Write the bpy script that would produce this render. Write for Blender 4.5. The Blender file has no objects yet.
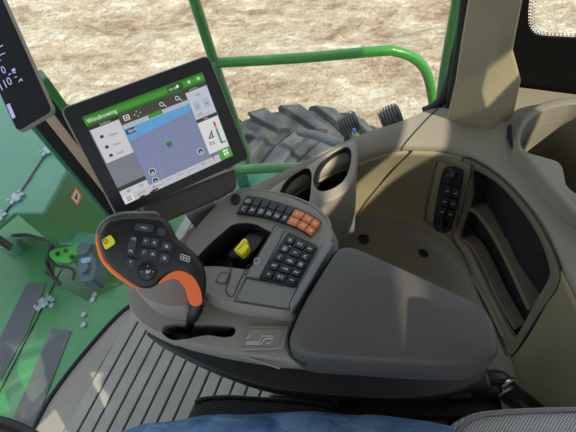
import bpy, bmesh, math, random
from mathutils import Vector as V, Matrix
random.seed(7)
COL = bpy.context.scene.collection
# ---------------------------------------------------------------- camera frame
F = 433.0
zc = V((-55, 278, 433)).normalized()
xc = (V((1, 0, 0)) - zc * zc.x).normalized()
yc = zc.cross(xc)
CR = Matrix((xc, yc, zc))           # camera coords -> world
CP = V((0, 0, 1.35))

def ray(px, py): return CR @ V(((px - 288) / F, (216 - py) / F, -1.0))
def U(px, py, z):
    d = ray(px, py); return CP + d * ((z - CP.z) / d.z)
def UY(px, py, y):
    d = ray(px, py); return CP + d * ((y - CP.y) / d.y)
def UP(px, py, p0, n):
    d = ray(px, py); return CP + d * ((p0 - CP).dot(n) / d.dot(n))

cam = bpy.data.cameras.new('camera'); camo = bpy.data.objects.new('camera', cam); COL.objects.link(camo)
cam.sensor_width = 36; cam.lens = F * 36 / 576; cam.clip_start = 0.01; cam.clip_end = 200
camo.matrix_world = Matrix.Translation(CP) @ CR.to_4x4()
bpy.context.scene.camera = camo

# ---------------------------------------------------------------- materials
def lin(c):
    return tuple(((x / 255) / 12.92 if x / 255 <= .04045 else ((x / 255 + .055) / 1.055) ** 2.4) for x in c)
MATS = {}
def mat(name, rgb, rough=.6, metal=0, noise=0, nscale=60, bump=0, bscale=300, spec=.5, emit=0, coat=0, rgb2=None, detail=4):
    if name in MATS: return MATS[name]
    m = bpy.data.materials.new(name); m.use_nodes = True; nt = m.node_tree
    b = nt.nodes['Principled BSDF']; c = lin(rgb)
    b.inputs['Base Color'].default_value = (*c, 1); b.inputs['Roughness'].default_value = rough
    b.inputs['Metallic'].default_value = metal; b.inputs['Specular IOR Level'].default_value = spec
    if coat: b.inputs['Coat Weight'].default_value = coat; b.inputs['Coat Roughness'].default_value = .12
    tc = nt.nodes.new('ShaderNodeTexCoord')
    if emit:
        b.inputs['Emission Color'].default_value = (*c, 1); b.inputs['Emission Strength'].default_value = emit
        b.inputs['Base Color'].default_value = (.01, .01, .01, 1)
    if noise or rgb2:
        n = nt.nodes.new('ShaderNodeTexNoise'); n.inputs['Scale'].default_value = nscale; n.inputs['Detail'].default_value = detail
        nt.links.new(tc.outputs['Object'], n.inputs['Vector'])
        r = nt.nodes.new('ShaderNodeValToRGB'); r.color_ramp.elements[0].position = .35; r.color_ramp.elements[1].position = .65
        lo = lin(rgb2) if rgb2 else tuple(x * (1 - noise) for x in c)
        hi = c if rgb2 else tuple(min(1, x * (1 + noise)) for x in c)
        r.color_ramp.elements[0].color = (*lo, 1); r.color_ramp.elements[1].color = (*hi, 1)
        nt.links.new(n.outputs['Fac'], r.inputs['Fac']); nt.links.new(r.outputs['Color'], b.inputs['Base Color'])
    if bump:
        n = nt.nodes.new('ShaderNodeTexNoise'); n.inputs['Scale'].default_value = bscale; n.inputs['Detail'].default_value = 3
        nt.links.new(tc.outputs['Object'], n.inputs['Vector'])
        bp = nt.nodes.new('ShaderNodeBump'); bp.inputs['Strength'].default_value = bump; bp.inputs['Distance'].default_value = .002
        nt.links.new(n.outputs['Fac'], bp.inputs['Height']); nt.links.new(bp.outputs['Normal'], b.inputs['Normal'])
    MATS[name] = m; return m

def weave(name, a, bcol, scale, rough=.85, rot=0):
    m = bpy.data.materials.new(name); m.use_nodes = True; nt = m.node_tree; b = nt.nodes['Principled BSDF']
    b.inputs['Roughness'].default_value = rough; b.inputs['Specular IOR Level'].default_value = .2
    tc = nt.nodes.new('ShaderNodeTexCoord'); mp = nt.nodes.new('ShaderNodeMapping'); mp.inputs['Rotation'].default_value = (0, 0, rot)
    nt.links.new(tc.outputs['Object'], mp.inputs['Vector'])
    w = []
    for d in ('X', 'Y'):
        t = nt.nodes.new('ShaderNodeTexWave'); t.bands_direction = d; t.inputs['Scale'].default_value = scale; t.inputs['Distortion'].default_value = .4
        nt.links.new(mp.outputs['Vector'], t.inputs['Vector']); w.append(t)
    mu = nt.nodes.new('ShaderNodeMath'); mu.operation = 'MULTIPLY'
    nt.links.new(w[0].outputs['Fac'], mu.inputs[0]); nt.links.new(w[1].outputs['Fac'], mu.inputs[1])
    r = nt.nodes.new('ShaderNodeValToRGB'); r.color_ramp.elements[0].position = .1; r.color_ramp.elements[1].position = .5
    r.color_ramp.elements[0].color = (*lin(a), 1); r.color_ramp.elements[1].color = (*lin(bcol), 1)
    nt.links.new(mu.outputs[0], r.inputs['Fac']); nt.links.new(r.outputs['Color'], b.inputs['Base Color'])
    bp = nt.nodes.new('ShaderNodeBump'); bp.inputs['Strength'].default_value = .7; bp.inputs['Distance'].default_value = .002
    nt.links.new(mu.outputs[0], bp.inputs['Height']); nt.links.new(bp.outputs['Normal'], b.inputs['Normal'])
    return m

TAUPE = mat('taupe_plastic', (133, 128, 120), .5, bump=.25, bscale=900, noise=.04, nscale=7)
WALLP = mat('wall_plastic', (142, 134, 108), .55, bump=.3, bscale=700, noise=.05, nscale=6)
LEDGEP = mat('ledge_plastic', (132, 127, 114), .5, bump=.2, bscale=700, noise=.04, nscale=6)
GREY = mat('grey_plastic', (118, 118, 116), .45, bump=.2, bscale=900)
PADM = mat('pad_vinyl', (72, 69, 65), .5, bump=.5, bscale=500, noise=.05, nscale=12)
DARK = mat('dark_plastic', (34, 35, 37), .5, bump=.2, bscale=600)
BLACK = mat('black_plastic', (18, 19, 21), .38)
KEYM = mat('key_black', (27, 29, 34), .35)
PLATE = mat('key_plate', (14, 15, 17), .4)
RUB = mat('black_rubber', (20, 20, 21), .7, bump=.3, bscale=300)
ORANGE = mat('orange_plastic', (250, 110, 30), .35)
OKEY = mat('orange_key', (205, 112, 62), .5)
YEL = mat('yellow_plastic', (246, 232, 30), .4, bump=.1)
WHITE = mat('white_print', (215, 218, 222), .6)
BLACKP = mat('black_print', (25, 25, 25), .6)
PINK = mat('red_print', (200, 70, 110), .6)
GREEN = mat('green_paint', (58, 122, 62), .35, noise=.1, nscale=3, coat=.3, bump=.1, bscale=20)
TEAL = mat('dusty_green_paint', (58, 128, 98), .38, noise=.1, nscale=2.5, coat=.4, bump=.05, bscale=20)
BRGREEN = mat('bright_green_paint', (40, 128, 38), .35, coat=.3)
STEEL = mat('galvanised_steel', (150, 160, 165), .45, metal=.6, noise=.2, nscale=60)
GRIP = mat('grip_tape', (84, 88, 92), .9, bump=1, bscale=250, noise=.15, nscale=200)
FLOORM = mat('floor_vinyl', (136, 130, 122), .55, bump=.2, bscale=200, noise=.07, nscale=9)
RIBM = mat('mat_rib_rubber', (142, 138, 132), .5, noise=.08, nscale=14)
GROOVE = mat('mat_groove_rubber', (80, 80, 80), .8)
TYRE = mat('tyre_rubber', (84, 86, 90), .75, noise=.3, nscale=8, bump=.5, bscale=40, rgb2=(44, 47, 52))
HEAT = mat('lamp_housing', (74, 78, 80), .5)
HEATD = mat('lamp_core', (20, 22, 24), .7)
BLUE = mat('blue_connector', (40, 110, 200), .5)
CHROME = mat('polished_metal', (200, 200, 195), .2, metal=1)
SKIN = mat('skin', (190, 140, 115), .55)
SHIRT = mat('shirt_cotton', (70, 78, 88), .9)
SHOE = mat('boot_leather', (70, 50, 36), .7)
MESHF = weave('seat_mesh_fabric', (16, 16, 16), (96, 94, 88), 75, rot=.5)
HERR = weave('grey_woven_fabric', (130, 130, 132), (225, 223, 220), 92, rot=.75)

def denim():
    m = mat('denim', (118, 150, 190), .9, noise=.0, rgb2=(72, 104, 146), nscale=22, detail=8, spec=.15)
    nt = m.node_tree; b = nt.nodes['Principled BSDF']
    tc = [n for n in nt.nodes if n.type == 'TEX_COORD'][0]
    mp = nt.nodes.new('ShaderNodeMapping'); mp.inputs['Scale'].default_value = (9, 26, 14); mp.inputs['Rotation'].default_value = (0, 0, .5)
    nt.links.new(tc.outputs['Object'], mp.inputs['Vector'])
    n = nt.nodes.new('ShaderNodeTexNoise'); n.inputs['Scale'].default_value = 1.0; n.inputs['Detail'].default_value = 4; n.inputs['Distortion'].default_value = .6
    nt.links.new(mp.outputs['Vector'], n.inputs['Vector'])
    bp = nt.nodes.new('ShaderNodeBump'); bp.inputs['Strength'].default_value = .9; bp.inputs['Distance'].default_value = .03
    nt.links.new(n.outputs['Fac'], bp.inputs['Height'])
    n2 = nt.nodes.new('ShaderNodeTexNoise'); n2.inputs['Scale'].default_value = 500
    nt.links.new(tc.outputs['Object'], n2.inputs['Vector'])
    b2 = nt.nodes.new('ShaderNodeBump'); b2.inputs['Strength'].default_value = .5; b2.inputs['Distance'].default_value = .002
    nt.links.new(n2.outputs['Fac'], b2.inputs['Height']); nt.links.new(bp.outputs['Normal'], b2.inputs['Normal'])
    nt.links.new(b2.outputs['Normal'], b.inputs['Normal'])
    return m
DENIM = denim()

def glass(name, dust=.03):
    m = bpy.data.materials.new(name); m.use_nodes = True; nt = m.node_tree; nt.nodes.clear()
    out = nt.nodes.new('ShaderNodeOutputMaterial'); tr = nt.nodes.new('ShaderNodeBsdfTransparent'); gl = nt.nodes.new('ShaderNodeBsdfGlossy')
    gl.inputs['Roughness'].default_value = .02
    tr.inputs['Color'].default_value = (.96, .985, .97, 1)
    lw = nt.nodes.new('ShaderNodeLayerWeight'); lw.inputs['Blend'].default_value = .5
    pw = nt.nodes.new('ShaderNodeMath'); pw.operation = 'POWER'; pw.inputs[1].default_value = 4; nt.links.new(lw.outputs['Facing'], pw.inputs[0])
    fr = nt.nodes.new('ShaderNodeMath'); fr.operation = 'MULTIPLY_ADD'; fr.inputs[1].default_value = .5; fr.inputs[2].default_value = .045; nt.links.new(pw.outputs[0], fr.inputs[0])
    mx = nt.nodes.new('ShaderNodeMixShader'); nt.links.new(fr.outputs[0], mx.inputs[0]); nt.links.new(tr.outputs[0], mx.inputs[1]); nt.links.new(gl.outputs[0], mx.inputs[2])
    df = nt.nodes.new('ShaderNodeBsdfDiffuse'); df.inputs['Color'].default_value = (.75, .78, .76, 1)
    n = nt.nodes.new('ShaderNodeTexNoise'); n.inputs['Scale'].default_value = 7; n.inputs['Detail'].default_value = 6
    tc = nt.nodes.new('ShaderNodeTexCoord'); nt.links.new(tc.outputs['Object'], n.inputs['Vector'])
    mr = nt.nodes.new('ShaderNodeMapRange'); mr.inputs['From Min'].default_value = .35; mr.inputs['From Max'].default_value = .75
    mr.inputs['To Min'].default_value = dust * .3; mr.inputs['To Max'].default_value = dust * 1.8
    nt.links.new(n.outputs['Fac'], mr.inputs['Value'])
    m2 = nt.nodes.new('ShaderNodeMixShader'); nt.links.new(mr.outputs[0], m2.inputs[0]); nt.links.new(mx.outputs[0], m2.inputs[1]); nt.links.new(df.outputs[0], m2.inputs[2])
    nt.links.new(m2.outputs[0], out.inputs['Surface']); return m
GLASS = glass('cab_glass', .05)
GLASS2 = glass('windshield_glass', .06)

def soilmat():
    m = bpy.data.materials.new('dry_soil'); m.use_nodes = True; nt = m.node_tree; b = nt.nodes['Principled BSDF']
    b.inputs['Roughness'].default_value = .95; b.inputs['Specular IOR Level'].default_value = .1
    tc = nt.nodes.new('ShaderNodeTexCoord')
    def noise(s, d, sc=(1, 1, 1), rot=0, dist=0):
        mp = nt.nodes.new('ShaderNodeMapping'); mp.inputs['Scale'].default_value = sc; mp.inputs['Rotation'].default_value = (0, 0, rot)
        nt.links.new(tc.outputs['Object'], mp.inputs['Vector'])
        n = nt.nodes.new('ShaderNodeTexNoise'); n.inputs['Scale'].default_value = s; n.inputs['Detail'].default_value = d; n.inputs['Roughness'].default_value = .65; n.inputs['Distortion'].default_value = dist
        nt.links.new(mp.outputs['Vector'], n.inputs['Vector']); return n
    n1 = noise(1.1, 8, (1, 2.0, 1), .35, .5); n2 = noise(6, 8, (1, 1.6, 1), .35)
    mx = nt.nodes.new('ShaderNodeMix'); mx.inputs[0].default_value = .38
    nt.links.new(n1.outputs['Fac'], mx.inputs[2]); nt.links.new(n2.outputs['Fac'], mx.inputs[3])
    n4 = noise(26, 6); m4 = nt.nodes.new('ShaderNodeMix'); m4.inputs[0].default_value = .20
    nt.links.new(mx.outputs[0], m4.inputs[2]); nt.links.new(n4.outputs['Fac'], m4.inputs[3]); mx = m4
    r = nt.nodes.new('ShaderNodeValToRGB'); e = r.color_ramp.elements
    e[0].position = .37; e[0].color = (*lin((142, 116, 94)), 1); e[1].position = .60; e[1].color = (*lin((255, 246, 230)), 1)
    a = r.color_ramp.elements.new(.46); a.color = (*lin((192, 170, 144)), 1)
    a = r.color_ramp.elements.new(.54); a.color = (*lin((226, 211, 186)), 1)
    nt.links.new(mx.outputs[0], r.inputs['Fac']); nt.links.new(r.outputs['Color'], b.inputs['Base Color'])
    bp = nt.nodes.new('ShaderNodeBump'); bp.inputs['Strength'].default_value = 1; bp.inputs['Distance'].default_value = .18
    nt.links.new(n2.outputs['Fac'], bp.inputs['Height'])
    n3 = noise(22, 5); b2 = nt.nodes.new('ShaderNodeBump'); b2.inputs['Strength'].default_value = 1; b2.inputs['Distance'].default_value = .06
    nt.links.new(n3.outputs['Fac'], b2.inputs['Height']); nt.links.new(bp.outputs['Normal'], b2.inputs['Normal'])
    nt.links.new(b2.outputs['Normal'], b.inputs['Normal'])
    return m
SOIL = soilmat()

# ---------------------------------------------------------------- object helpers
def wloc(o):
    p = V((0, 0, 0))
    while o: p = p + o.location; o = o.parent
    return p
def obj(name, vf, m, parent=None, smooth=True, bevel=0, seg=3, subsurf=0, solid=0, ang=35, soff=-1):
    vs, fs = vf; off = wloc(parent) if parent else V((0, 0, 0))
    me = bpy.data.meshes.new(name); me.from_pydata([V(v) - off for v in vs], [], fs)
    b = bmesh.new(); b.from_mesh(me); bmesh.ops.recalc_face_normals(b, faces=b.faces); b.to_mesh(me); b.free()
    me.materials.append(m)
    o = bpy.data.objects.new(name, me); COL.objects.link(o)
    if parent: o.parent = parent
    if smooth:
        for p in me.polygons: p.use_smooth = True
        if not bevel and not subsurf: me.set_sharp_from_angle(angle=math.radians(ang))
    if solid:
        md = o.modifiers.new('solid', 'SOLIDIFY'); md.thickness = solid; md.offset = soff
    if bevel:
        md = o.modifiers.new('bevel', 'BEVEL'); md.width = bevel; md.segments = seg; md.limit_method = 'ANGLE'; md.angle_limit = math.radians(32); md.harden_normals = True
    if subsurf:
        md = o.modifiers.new('sub', 'SUBSURF'); md.levels = subsurf; md.render_levels = subsurf
    return o
def tag(o, label=None, cat=None, group=None, kind=None):
    if label: o['label'] = label
    if cat: o['category'] = cat
    if group: o['group'] = group
    if kind: o['kind'] = kind
    return o
def empty(name, loc, label, cat, group=None):
    o = bpy.data.objects.new(name, None); o.empty_display_size = .05; COL.objects.link(o); o.location = loc
    return tag(o, label, cat, group)
def struct(o): o['kind'] = 'structure'; return o

def join(*vfs):
    vs, fs = [], []
    for v, f in vfs:
        k = len(vs); vs += list(v); fs += [tuple(i + k for i in q) for q in f]
    return vs, fs
def cr(pts, n=6, closed=False):
    pts = [V(p) for p in pts]; out = []; N = len(pts)
    for i in range(N if closed else N - 1):
        if closed: a, b, c, d = pts[i - 1], pts[i], pts[(i + 1) % N], pts[(i + 2) % N]
        else:
            b, c = pts[i], pts[i + 1]; a = pts[i - 1] if i else b * 2 - c; d = pts[i + 2] if i + 2 < N else c * 2 - b
        for k in range(n):
            t = k / n
            out.append(.5 * ((2 * b) + (c - a) * t + (2 * a - 5 * b + 4 * c - d) * t * t + (3 * b - a - 3 * c + d) * t ** 3))
    if not closed: out.append(pts[-1])
    return out
def extr(top, vec):
    """prism from a closed outline and an extrusion vector (or list of bottom points)"""
    n = len(top); bot = [p + vec for p in top] if isinstance(vec, V) else vec
    return list(top) + list(bot), [tuple(range(n)), tuple(range(2 * n - 1, n - 1, -1))] + [(i, n + i, n + (i + 1) % n, (i + 1) % n) for i in range(n)]
def pz(px, z): return [U(p[0], p[1], z) for p in px]
def prism(px, z, zb, smooth=0):
    t = pz(px, z)
    if smooth: t = cr(t, smooth, True)
    return extr(t, V((0, 0, zb - z)))
def rrect(px4, r=.2, n=4):
    """rounded quad in pixels; r is the fraction of each side"""
    out = []; P = [V((*p, 0)) for p in px4]
    for i in range(4):
        a, b, c = P[i - 1], P[i], P[(i + 1) % 4]
        s, e = b.lerp(a, r), b.lerp(c, r)
        for k in range(n + 1):
            t = k / n; q = s.lerp(b, t).lerp(b.lerp(e, t), t); out.append((q.x, q.y))
    return out
def bil(q, u, v):
    a = V((*q[0], 0)).lerp(V((*q[1], 0)), u); b = V((*q[3], 0)).lerp(V((*q[2], 0)), u); c = a.lerp(b, v); return (c.x, c.y)
def box(c, s, rz=0):
    x, y, z = s[0] / 2, s[1] / 2, s[2] / 2; R = Matrix.Rotation(rz, 3, 'Z')
    vs = [V(c) + R @ V((a * x, b * y, d * z)) for a in (-1, 1) for b in (-1, 1) for d in (-1, 1)]
    return vs, [(0, 1, 3, 2), (4, 6, 7, 5), (0, 4, 5, 1), (2, 3, 7, 6), (0, 2, 6, 4), (1, 5, 7, 3)]
def bar(a, b, w, h, up=V((0, 0, 1))):
    a, b = V(a), V(b); d = (b - a).normalized(); s = d.cross(up).normalized(); u = s.cross(d)
    vs = [p + s * i * w / 2 + u * j * h / 2 for p in (a, b) for (i, j) in ((-1, -1), (1, -1), (1, 1), (-1, 1))]
    return vs, [(0, 1, 2, 3), (7, 6, 5, 4)] + [(i, 4 + i, 4 + (i + 1) % 4, (i + 1) % 4) for i in range(4)]
def tube(pts, r, n=12, sm=0, cap=True):
    pts = [V(p) for p in pts]
    if sm: pts = cr(pts, sm)
    rs = r if isinstance(r, (list, tuple)) else [r] * len(pts)
    if len(rs) != len(pts): rs = [rs[min(len(rs) - 1, int(i * len(rs) / len(pts)))] for i in range(len(pts))]
    vs, fs = [], []; up = V((0, 0, 1))
    for i, p in enumerate(pts):
        t = (pts[min(i + 1, len(pts) - 1)] - pts[max(i - 1, 0)]).normalized()
        if i == 0: s = t.cross(up if abs(t.z) < .9 else V((1, 0, 0))).normalized()
        else: s = (s - t * s.dot(t)).normalized()
        u = t.cross(s)
        vs += [p + (s * math.cos(a) + u * math.sin(a)) * rs[i] for a in (2 * math.pi * k / n for k in range(n))]
    for i in range(len(pts) - 1):
        for k in range(n):
            a = i * n + k; b = i * n + (k + 1) % n; fs.append((a, b, b + n, a + n))
    if cap: fs += [tuple(range(n))[::-1], tuple(range(len(vs) - n, len(vs)))]
    return vs, fs
def cyl(c, ax, r, h, n=20, r2=None):
    ax = V(ax).normalized(); return tube([V(c), V(c) + ax * h], [r, r if r2 is None else r2], n)
def loft(rows, closed=False):
    n = len(rows[0]); vs = [v for r in rows for v in r]; fs = []
    for i in range(len(rows) - 1):
        for k in range(n if closed else n - 1):
            a = i * n + k; b = i * n + (k + 1) % n; fs.append((a, b, b + n, a + n))
    return vs, fs
def cut(o, cutters):
    """apply o's modifiers and subtract the cutter meshes"""
    cs = []
    for vf in cutters:
        c = obj('cutter', vf, o.data.materials[0], None, smooth=False); cs.append(c)
        md = o.modifiers.new('cut', 'BOOLEAN'); md.object = c; md.operation = 'DIFFERENCE'; md.solver = 'EXACT'
    bpy.context.view_layer.update()
    if o.parent:
        for c in cs: c.location = (0, 0, 0)
    bpy.context.view_layer.update()
    dg = bpy.context.evaluated_depsgraph_get()
    me = bpy.data.meshes.new_from_object(o.evaluated_get(dg))
    o.modifiers.clear(); old = o.data; o.data = me; me.name = old.name
    for c in cs: bpy.data.objects.remove(c)
    return o
def text(s, origin, xd, yd, size, m, parent, name='lettering', bold=0, depth=.0004, spacing=1):
    cu = bpy.data.curves.new('t', 'FONT'); cu.body = s; cu.size = size; cu.extrude = depth; cu.offset = bold; cu.space_character = spacing; cu.resolution_u = 2
    to = bpy.data.objects.new('t', cu); COL.objects.link(to); bpy.context.view_layer.update()
    me = bpy.data.meshes.new_from_object(to.evaluated_get(bpy.context.evaluated_depsgraph_get())); bpy.data.objects.remove(to)
    xd = xd.normalized(); zd = xd.cross(yd).normalized(); yd = zd.cross(xd)
    M = Matrix((xd, yd, zd)).transposed(); off = wloc(parent)
    for v in me.vertices: v.co = V(origin) + M @ v.co - off
    me.materials.clear(); me.materials.append(m)
    for p in me.polygons: p.material_index = 0
    o = bpy.data.objects.new(name, me); COL.objects.link(o); o.parent = parent; return o
def px_plane_text(s, px, py, px2, py2, z, size, m, parent, name='lettering', bold=0):
    a, b = U(px, py, z), U(px2, py2, z); xd = b - a
    return text(s, a, xd, V((-xd.y, xd.x, 0)), size, m, parent, name, bold)

# ================================================================ SETTING
GZ = -2.0
def ground():
    vs, fs = [], []; nx, ny = 150, 130; x0, x1, y0, y1 = -14, 12, -6, 17
    from mathutils import noise as N
    for j in range(ny + 1):
        for i in range(nx + 1):
            x = x0 + (x1 - x0) * i / nx; y = y0 + (y1 - y0) * j / ny
            h = .10 * N.noise(V((x * .7, y * 1.3, 0))) + .06 * N.noise(V((x * 2.2, y * 3.1, 3))) + .03 * N.noise(V((x * 5, y * 6, 5)))
            vs.append(V((x, y, GZ + h)))
    for j in range(ny):
        for i in range(nx):
            a = j * (nx + 1) + i; fs.append((a, a + 1, a + nx + 2, a + nx + 1))
    o = obj('ground', (vs, fs), SOIL, ang=180); struct(o)
ground()

# cab floor: front edge follows the curved seal of the windshield
seal_px = [(176, 284), (150, 296), (122, 313), (84, 355), (55, 393), (38, 423), (22, 460)]
seal = [U(a, b, 0) for a, b in seal_px]
sealc = cr(seal, 6)
floor_out = sealc + [V((-.86, -.85, 0)), V((1.05, -.85, 0)), V((1.05, .80, 0)), V((-.50, .80, 0)), V((-.57, .70, 0))]
struct(obj('floor', extr(floor_out, V((0, 0, -.06))), FLOORM, bevel=.004))
# rubber seal along the floor's front edge
struct(obj('trim_1', tube([p + V((-.004, 0, .002)) for p in sealc], .007, 8), RUB))
# ribbed mat
mt = empty('floor_mat', U(200, 380, 0), 'grey ribbed rubber floor mat beneath the armrest console', 'mat')
rd = (U(139, 334, 0) - U(90, 425, 0)).normalized(); rn = V((rd.y, -rd.x, 0))
P0 = U(108, 380, 0)
mpoly = [(126, 316), (98, 365), (70, 432)]
base = [U(127, 322, .002), U(100, 366, .002), U(74, 425, .002), U(60, 480, .002)]
mb = base + [base[-1] + rn * .9, base[0] + rn * .9]
obj('mat_base', extr([V((p.x, p.y, .004)) for p in mb], V((0, 0, -.003))), GROOVE, mt, smooth=False)
ribs = []
k = 0; w = .043
while k < 24:
    o0 = P0 + rn * (k * w - .02)
    a, b = o0 + rd * .62, o0 - rd * .45
    # clip the rib to the smooth border band in front
    t0 = .0
    ribs.append(bar(a + V((0, 0, .009)), b + V((0, 0, .009)), w * .87, .010)); k += 1
rb = obj('mat_ribs', join(*ribs), RIBM, mt, bevel=.003, seg=2)

# ceiling and off-camera walls of the cab, plus an added sun blocker
struct(obj('ceiling', box((0.0, 0, 1.93), (1.95, 1.75, .08)), WALLP, bevel=.02))
struct(obj('rear_sun_blocker', join(box((1.05, -.05, 1.86), (.05, 1.65, .14)), box((1.05, .57, 1.68), (.05, .46, .24)), box((1.05, -.385, 1.14), (.05, .97, .98))), WALLP, bevel=.01))  # unseen header, gusset and rear panel, added to shape where sun falls inside
struct(obj('wall_left', box((.1, -.88, .28), (1.8, .04, .56)), WALLP, bevel=.01))
struct(obj('wall_back', box((1.05, -.05, .33), (.05, 1.65, .66)), WALLP, bevel=.01))
def vwall_glass(name, pts, z0, z1, m):
    rows = [[V((p.x, p.y, z)) for p in pts] for z in (z0, (z0 + z1) / 2, z1)]
    o = obj(name, loft(rows), m, ang=180); struct(o); return o
wf = [p + V((-.02, 0, 0)) for p in sealc[1:]] + [V((-.9, -.5, 0)), V((-.86, -.86, 0))]
vwall_glass('window_1', wf, .0, 1.9, GLASS2)                       # windshield
glass_line = [V((-.56, .70, 0)), V((-.3, .80, 0)), V((0, .84, 0)), V((.29, .80, 0))]
vwall_glass('window_2', cr(glass_line, 5), .02, 1.9, GLASS)        # right side pane
vwall_glass('window_3', [V((-.86, -.87, 0)), V((1.05, -.87, 0))], .55, 1.9, GLASS)

# right front corner post (green outside, black seal, tan inner trim)
cx = U(170, 270, 0)
def postbar(name, off0, off1, z0, z1, m, r):
    d = V((-.64, .77, 0)); s = V((.77, .64, 0))
    a = V((cx.x, cx.y, 0))
    o = []
    for z in (z0, z1):
        for (i, j) in ((off0, -.02), (off1, -.02), (off1, .02), (off0, .02)):
            o.append(a + s * i + d * j + V((0, 0, z)))
    return obj(name, (o, [(0, 1, 2, 3), (7, 6, 5, 4), (0, 4, 5, 1), (1, 5, 6, 2), (2, 6, 7, 3), (3, 7, 4, 0)]), m, r, bevel=.004)
pr_ = None
TANT = mat('tan_trim', (196, 168, 140), .6)
for nm, a, b, m, z0 in (('trim_2', -.047, -.036, TEAL, -.3), ('trim_3', -.037, -.013, RUB, 0), ('trim_4', -.014, .008, TANT, 0), ('trim_9', .007, .022, RUB, 0), ('trim_10', .021, .040, GREEN, -.5)):
    struct(postbar(nm, a, b, z0, .84 if nm == 'trim_10' else 1.9, m, None))

# ---------------------------------------------------------------- right pillar
def sect(pts): return [p for p in pts]
Lp = [(446, 118), (454, 82), (460, 40), (466.6, 0)]; Mp = [(492, 129), (484, 92), (496, 45), (508, 0)]; Rp = [(515, 113), (522, 82), (514, 52), (524, 0)]
zs_ = [.665, .765, .85, .93]
secs = []
for k in range(4):
    L, M_, R_ = U(*Lp[k], zs_[k]), U(*Mp[k], zs_[k] + (.007 if k else 0)), U(*Rp[k], zs_[k])
    if k == 0: L0, M0, R0 = L, M_, R_
    secs.append([L, M_, R_, R_ + V((.0, .10, 0)), L + V((.07, .10, 0))])
d = (secs[3][0] - secs[2][0]) / (zs_[3] - zs_[2])
secs.insert(0, [p + V((0, 0, -.05)) for p in secs[0]])
top = [p + V((.02, -.02, 1.0)) for p in secs[-1]]; secs.append(top)
pv, pf = loft(secs, True); pf += [tuple(range(5)), tuple(range(len(pv) - 5, len(pv)))]
struct(obj('trim_5', (pv, pf), WALLP, bevel=.008, seg=3))
# dark rubber seal with scalloped edge left of the pillar
sl = [UY(468, -6, .80), UY(465, 15, .80), UY(459, 45, .80), UY(456, 55, .80), UY(452, 75, .80), UY(445, 95, .78), UY(436, 106, .77), UY(424, 112, .77)]
struct(obj('trim_6', tube(sl, .012, 10, sm=5), RUB))
sl2 = [UY(470, -10, .78), UY(462, 50, .78), UY(452, 108, .76)]
struct(obj('trim_7', tube(sl2 [:], .016, 10, sm=4), RUB))

# rear right window with dotted ceramic border
W0 = V((.405, .765, 0)); WD = V((1, -.34, 0)).normalized(); WN = V((-WD.y, WD.x, 0))
def WP(t, z): return W0 + WD * t + V((0, 0, z))
def onwall(px, py): return UP(px, py, W0, WN)
hole = cr([onwall(a, b) for a, b in [(533, -30), (529, 4), (528.5, 24), (533, 33), (544, 37), (580, 39), (640, 43)]], 5)
zt = 1.9; zl = .60; wt_ = .68
hole = [p for p in hole if (p - W0).dot(WD) < wt_ - .01]
ring = [WP(-.09, zl), WP(wt_, zl), WP(wt_, hole[-1].z)] + hole[::-1] + [V((hole[0].x, hole[0].y, zt)), WP(-.09, zt)]
w4 = obj('window_4', ([p + WN * .008 for p in (WP(0, zl), WP(wt_, zl), WP(wt_, zt), WP(0, zt))], [(0, 1, 2, 3)]), GLASS, smooth=False); struct(w4)
fr_ = obj('window_border', extr(ring, WN * .006), mat('black_frit', (8, 8, 9), .6, spec=.2), w4, smooth=False)
dots = []
L_ = 0; last = hole[0]
fine = cr(hole, 8)
acc = 0
for i in range(1, len(fine)):
    acc += (fine[i] - fine[i - 1]).length
    if acc > .0062:
        acc = 0; t = (fine[i] - fine[i - 1]).normalized(); nrm = t.cross(WN).normalized(); cq_ = WP(.4, 1.3)
        if (fine[i] + nrm * .01 - cq_).length > (fine[i] - cq_).length: nrm = -nrm
        for q, rr in ((.002, .0017), (.006, .0014), (.010, .001)):
            dots.append(cyl(fine[i] + nrm * q + (t * .002 if q == .006 else V((0, 0, 0))), WN, rr, .001, 6))
obj('border_dots', join(*dots), BLACK, w4, smooth=False)

# ================================================================ SIDE CONSOLE (right)
sc = empty('side_console', U(400, 240, .0) , 'tan curved plastic side console under the window with bins and trays', 'console')
sc.location.z = 0
A = [(236, 197), (262, 182), (300, 163), (340, 144), (365, 133), (402, 121), (438, 108), (475, 116), (508, 124), (542, 150), (585, 205), (640, 290), (700, 390)]
B = [(270, 205), (285, 196), (318, 176), (342, 165), (355, 160), (380, 151), (402, 147), (447, 149), (487, 164), (525, 200), (563, 262), (598, 335), (640, 430)]
D = [(275, 240), (290, 232), (325, 222), (345, 218), (358, 217), (375, 218), (392, 221), (424, 231), (458, 256), (484, 298), (507, 345), (522, 385), (545, 440)]
n = 6
rA = cr([U(a, b, .665) for a, b in A], n); rA2 = cr([U(a, b, .66) for a, b in A], n)
rB = cr([U(a, b, .645) for a, b in B], n); rD = cr([U(a, b, .40) for a, b in D], n)
NS = len(rA)
def back(row, dy, z): return [V((p.x, p.y, 0)) + V((0, dy, z)) for p in row]
# ledge (top) with a rounded lip
rows = [[V((p.x, p.y, .60)) for p in rA], rA]
for t, dz in ((.35, .004), (.7, .004), (.9, .001)): rows.append([a.lerp(b, t) + V((0, 0, dz)) for a, b in zip(rA, rB)])
rows.append([b + V((0, 0, -.003)) for b in rB]); rows.append([b + V((0, 0, -.015)) for b in rB])
i0, i1 = 6, 7 * n + 3
lg = obj('window_ledge', loft([r[i0 - 4:6 * n + 1] for r in rows]), LEDGEP, sc, ang=60)
lg2 = obj('rear_ledge', loft([r[6 * n:] for r in rows]), LEDGEP, sc, ang=60)
obj('ledge_seam', tube([rows[k][6 * n] + V((0, 0, .0005)) for k in range(1, 7)], .0015, 6), DARK, sc)
jn = []
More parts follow.
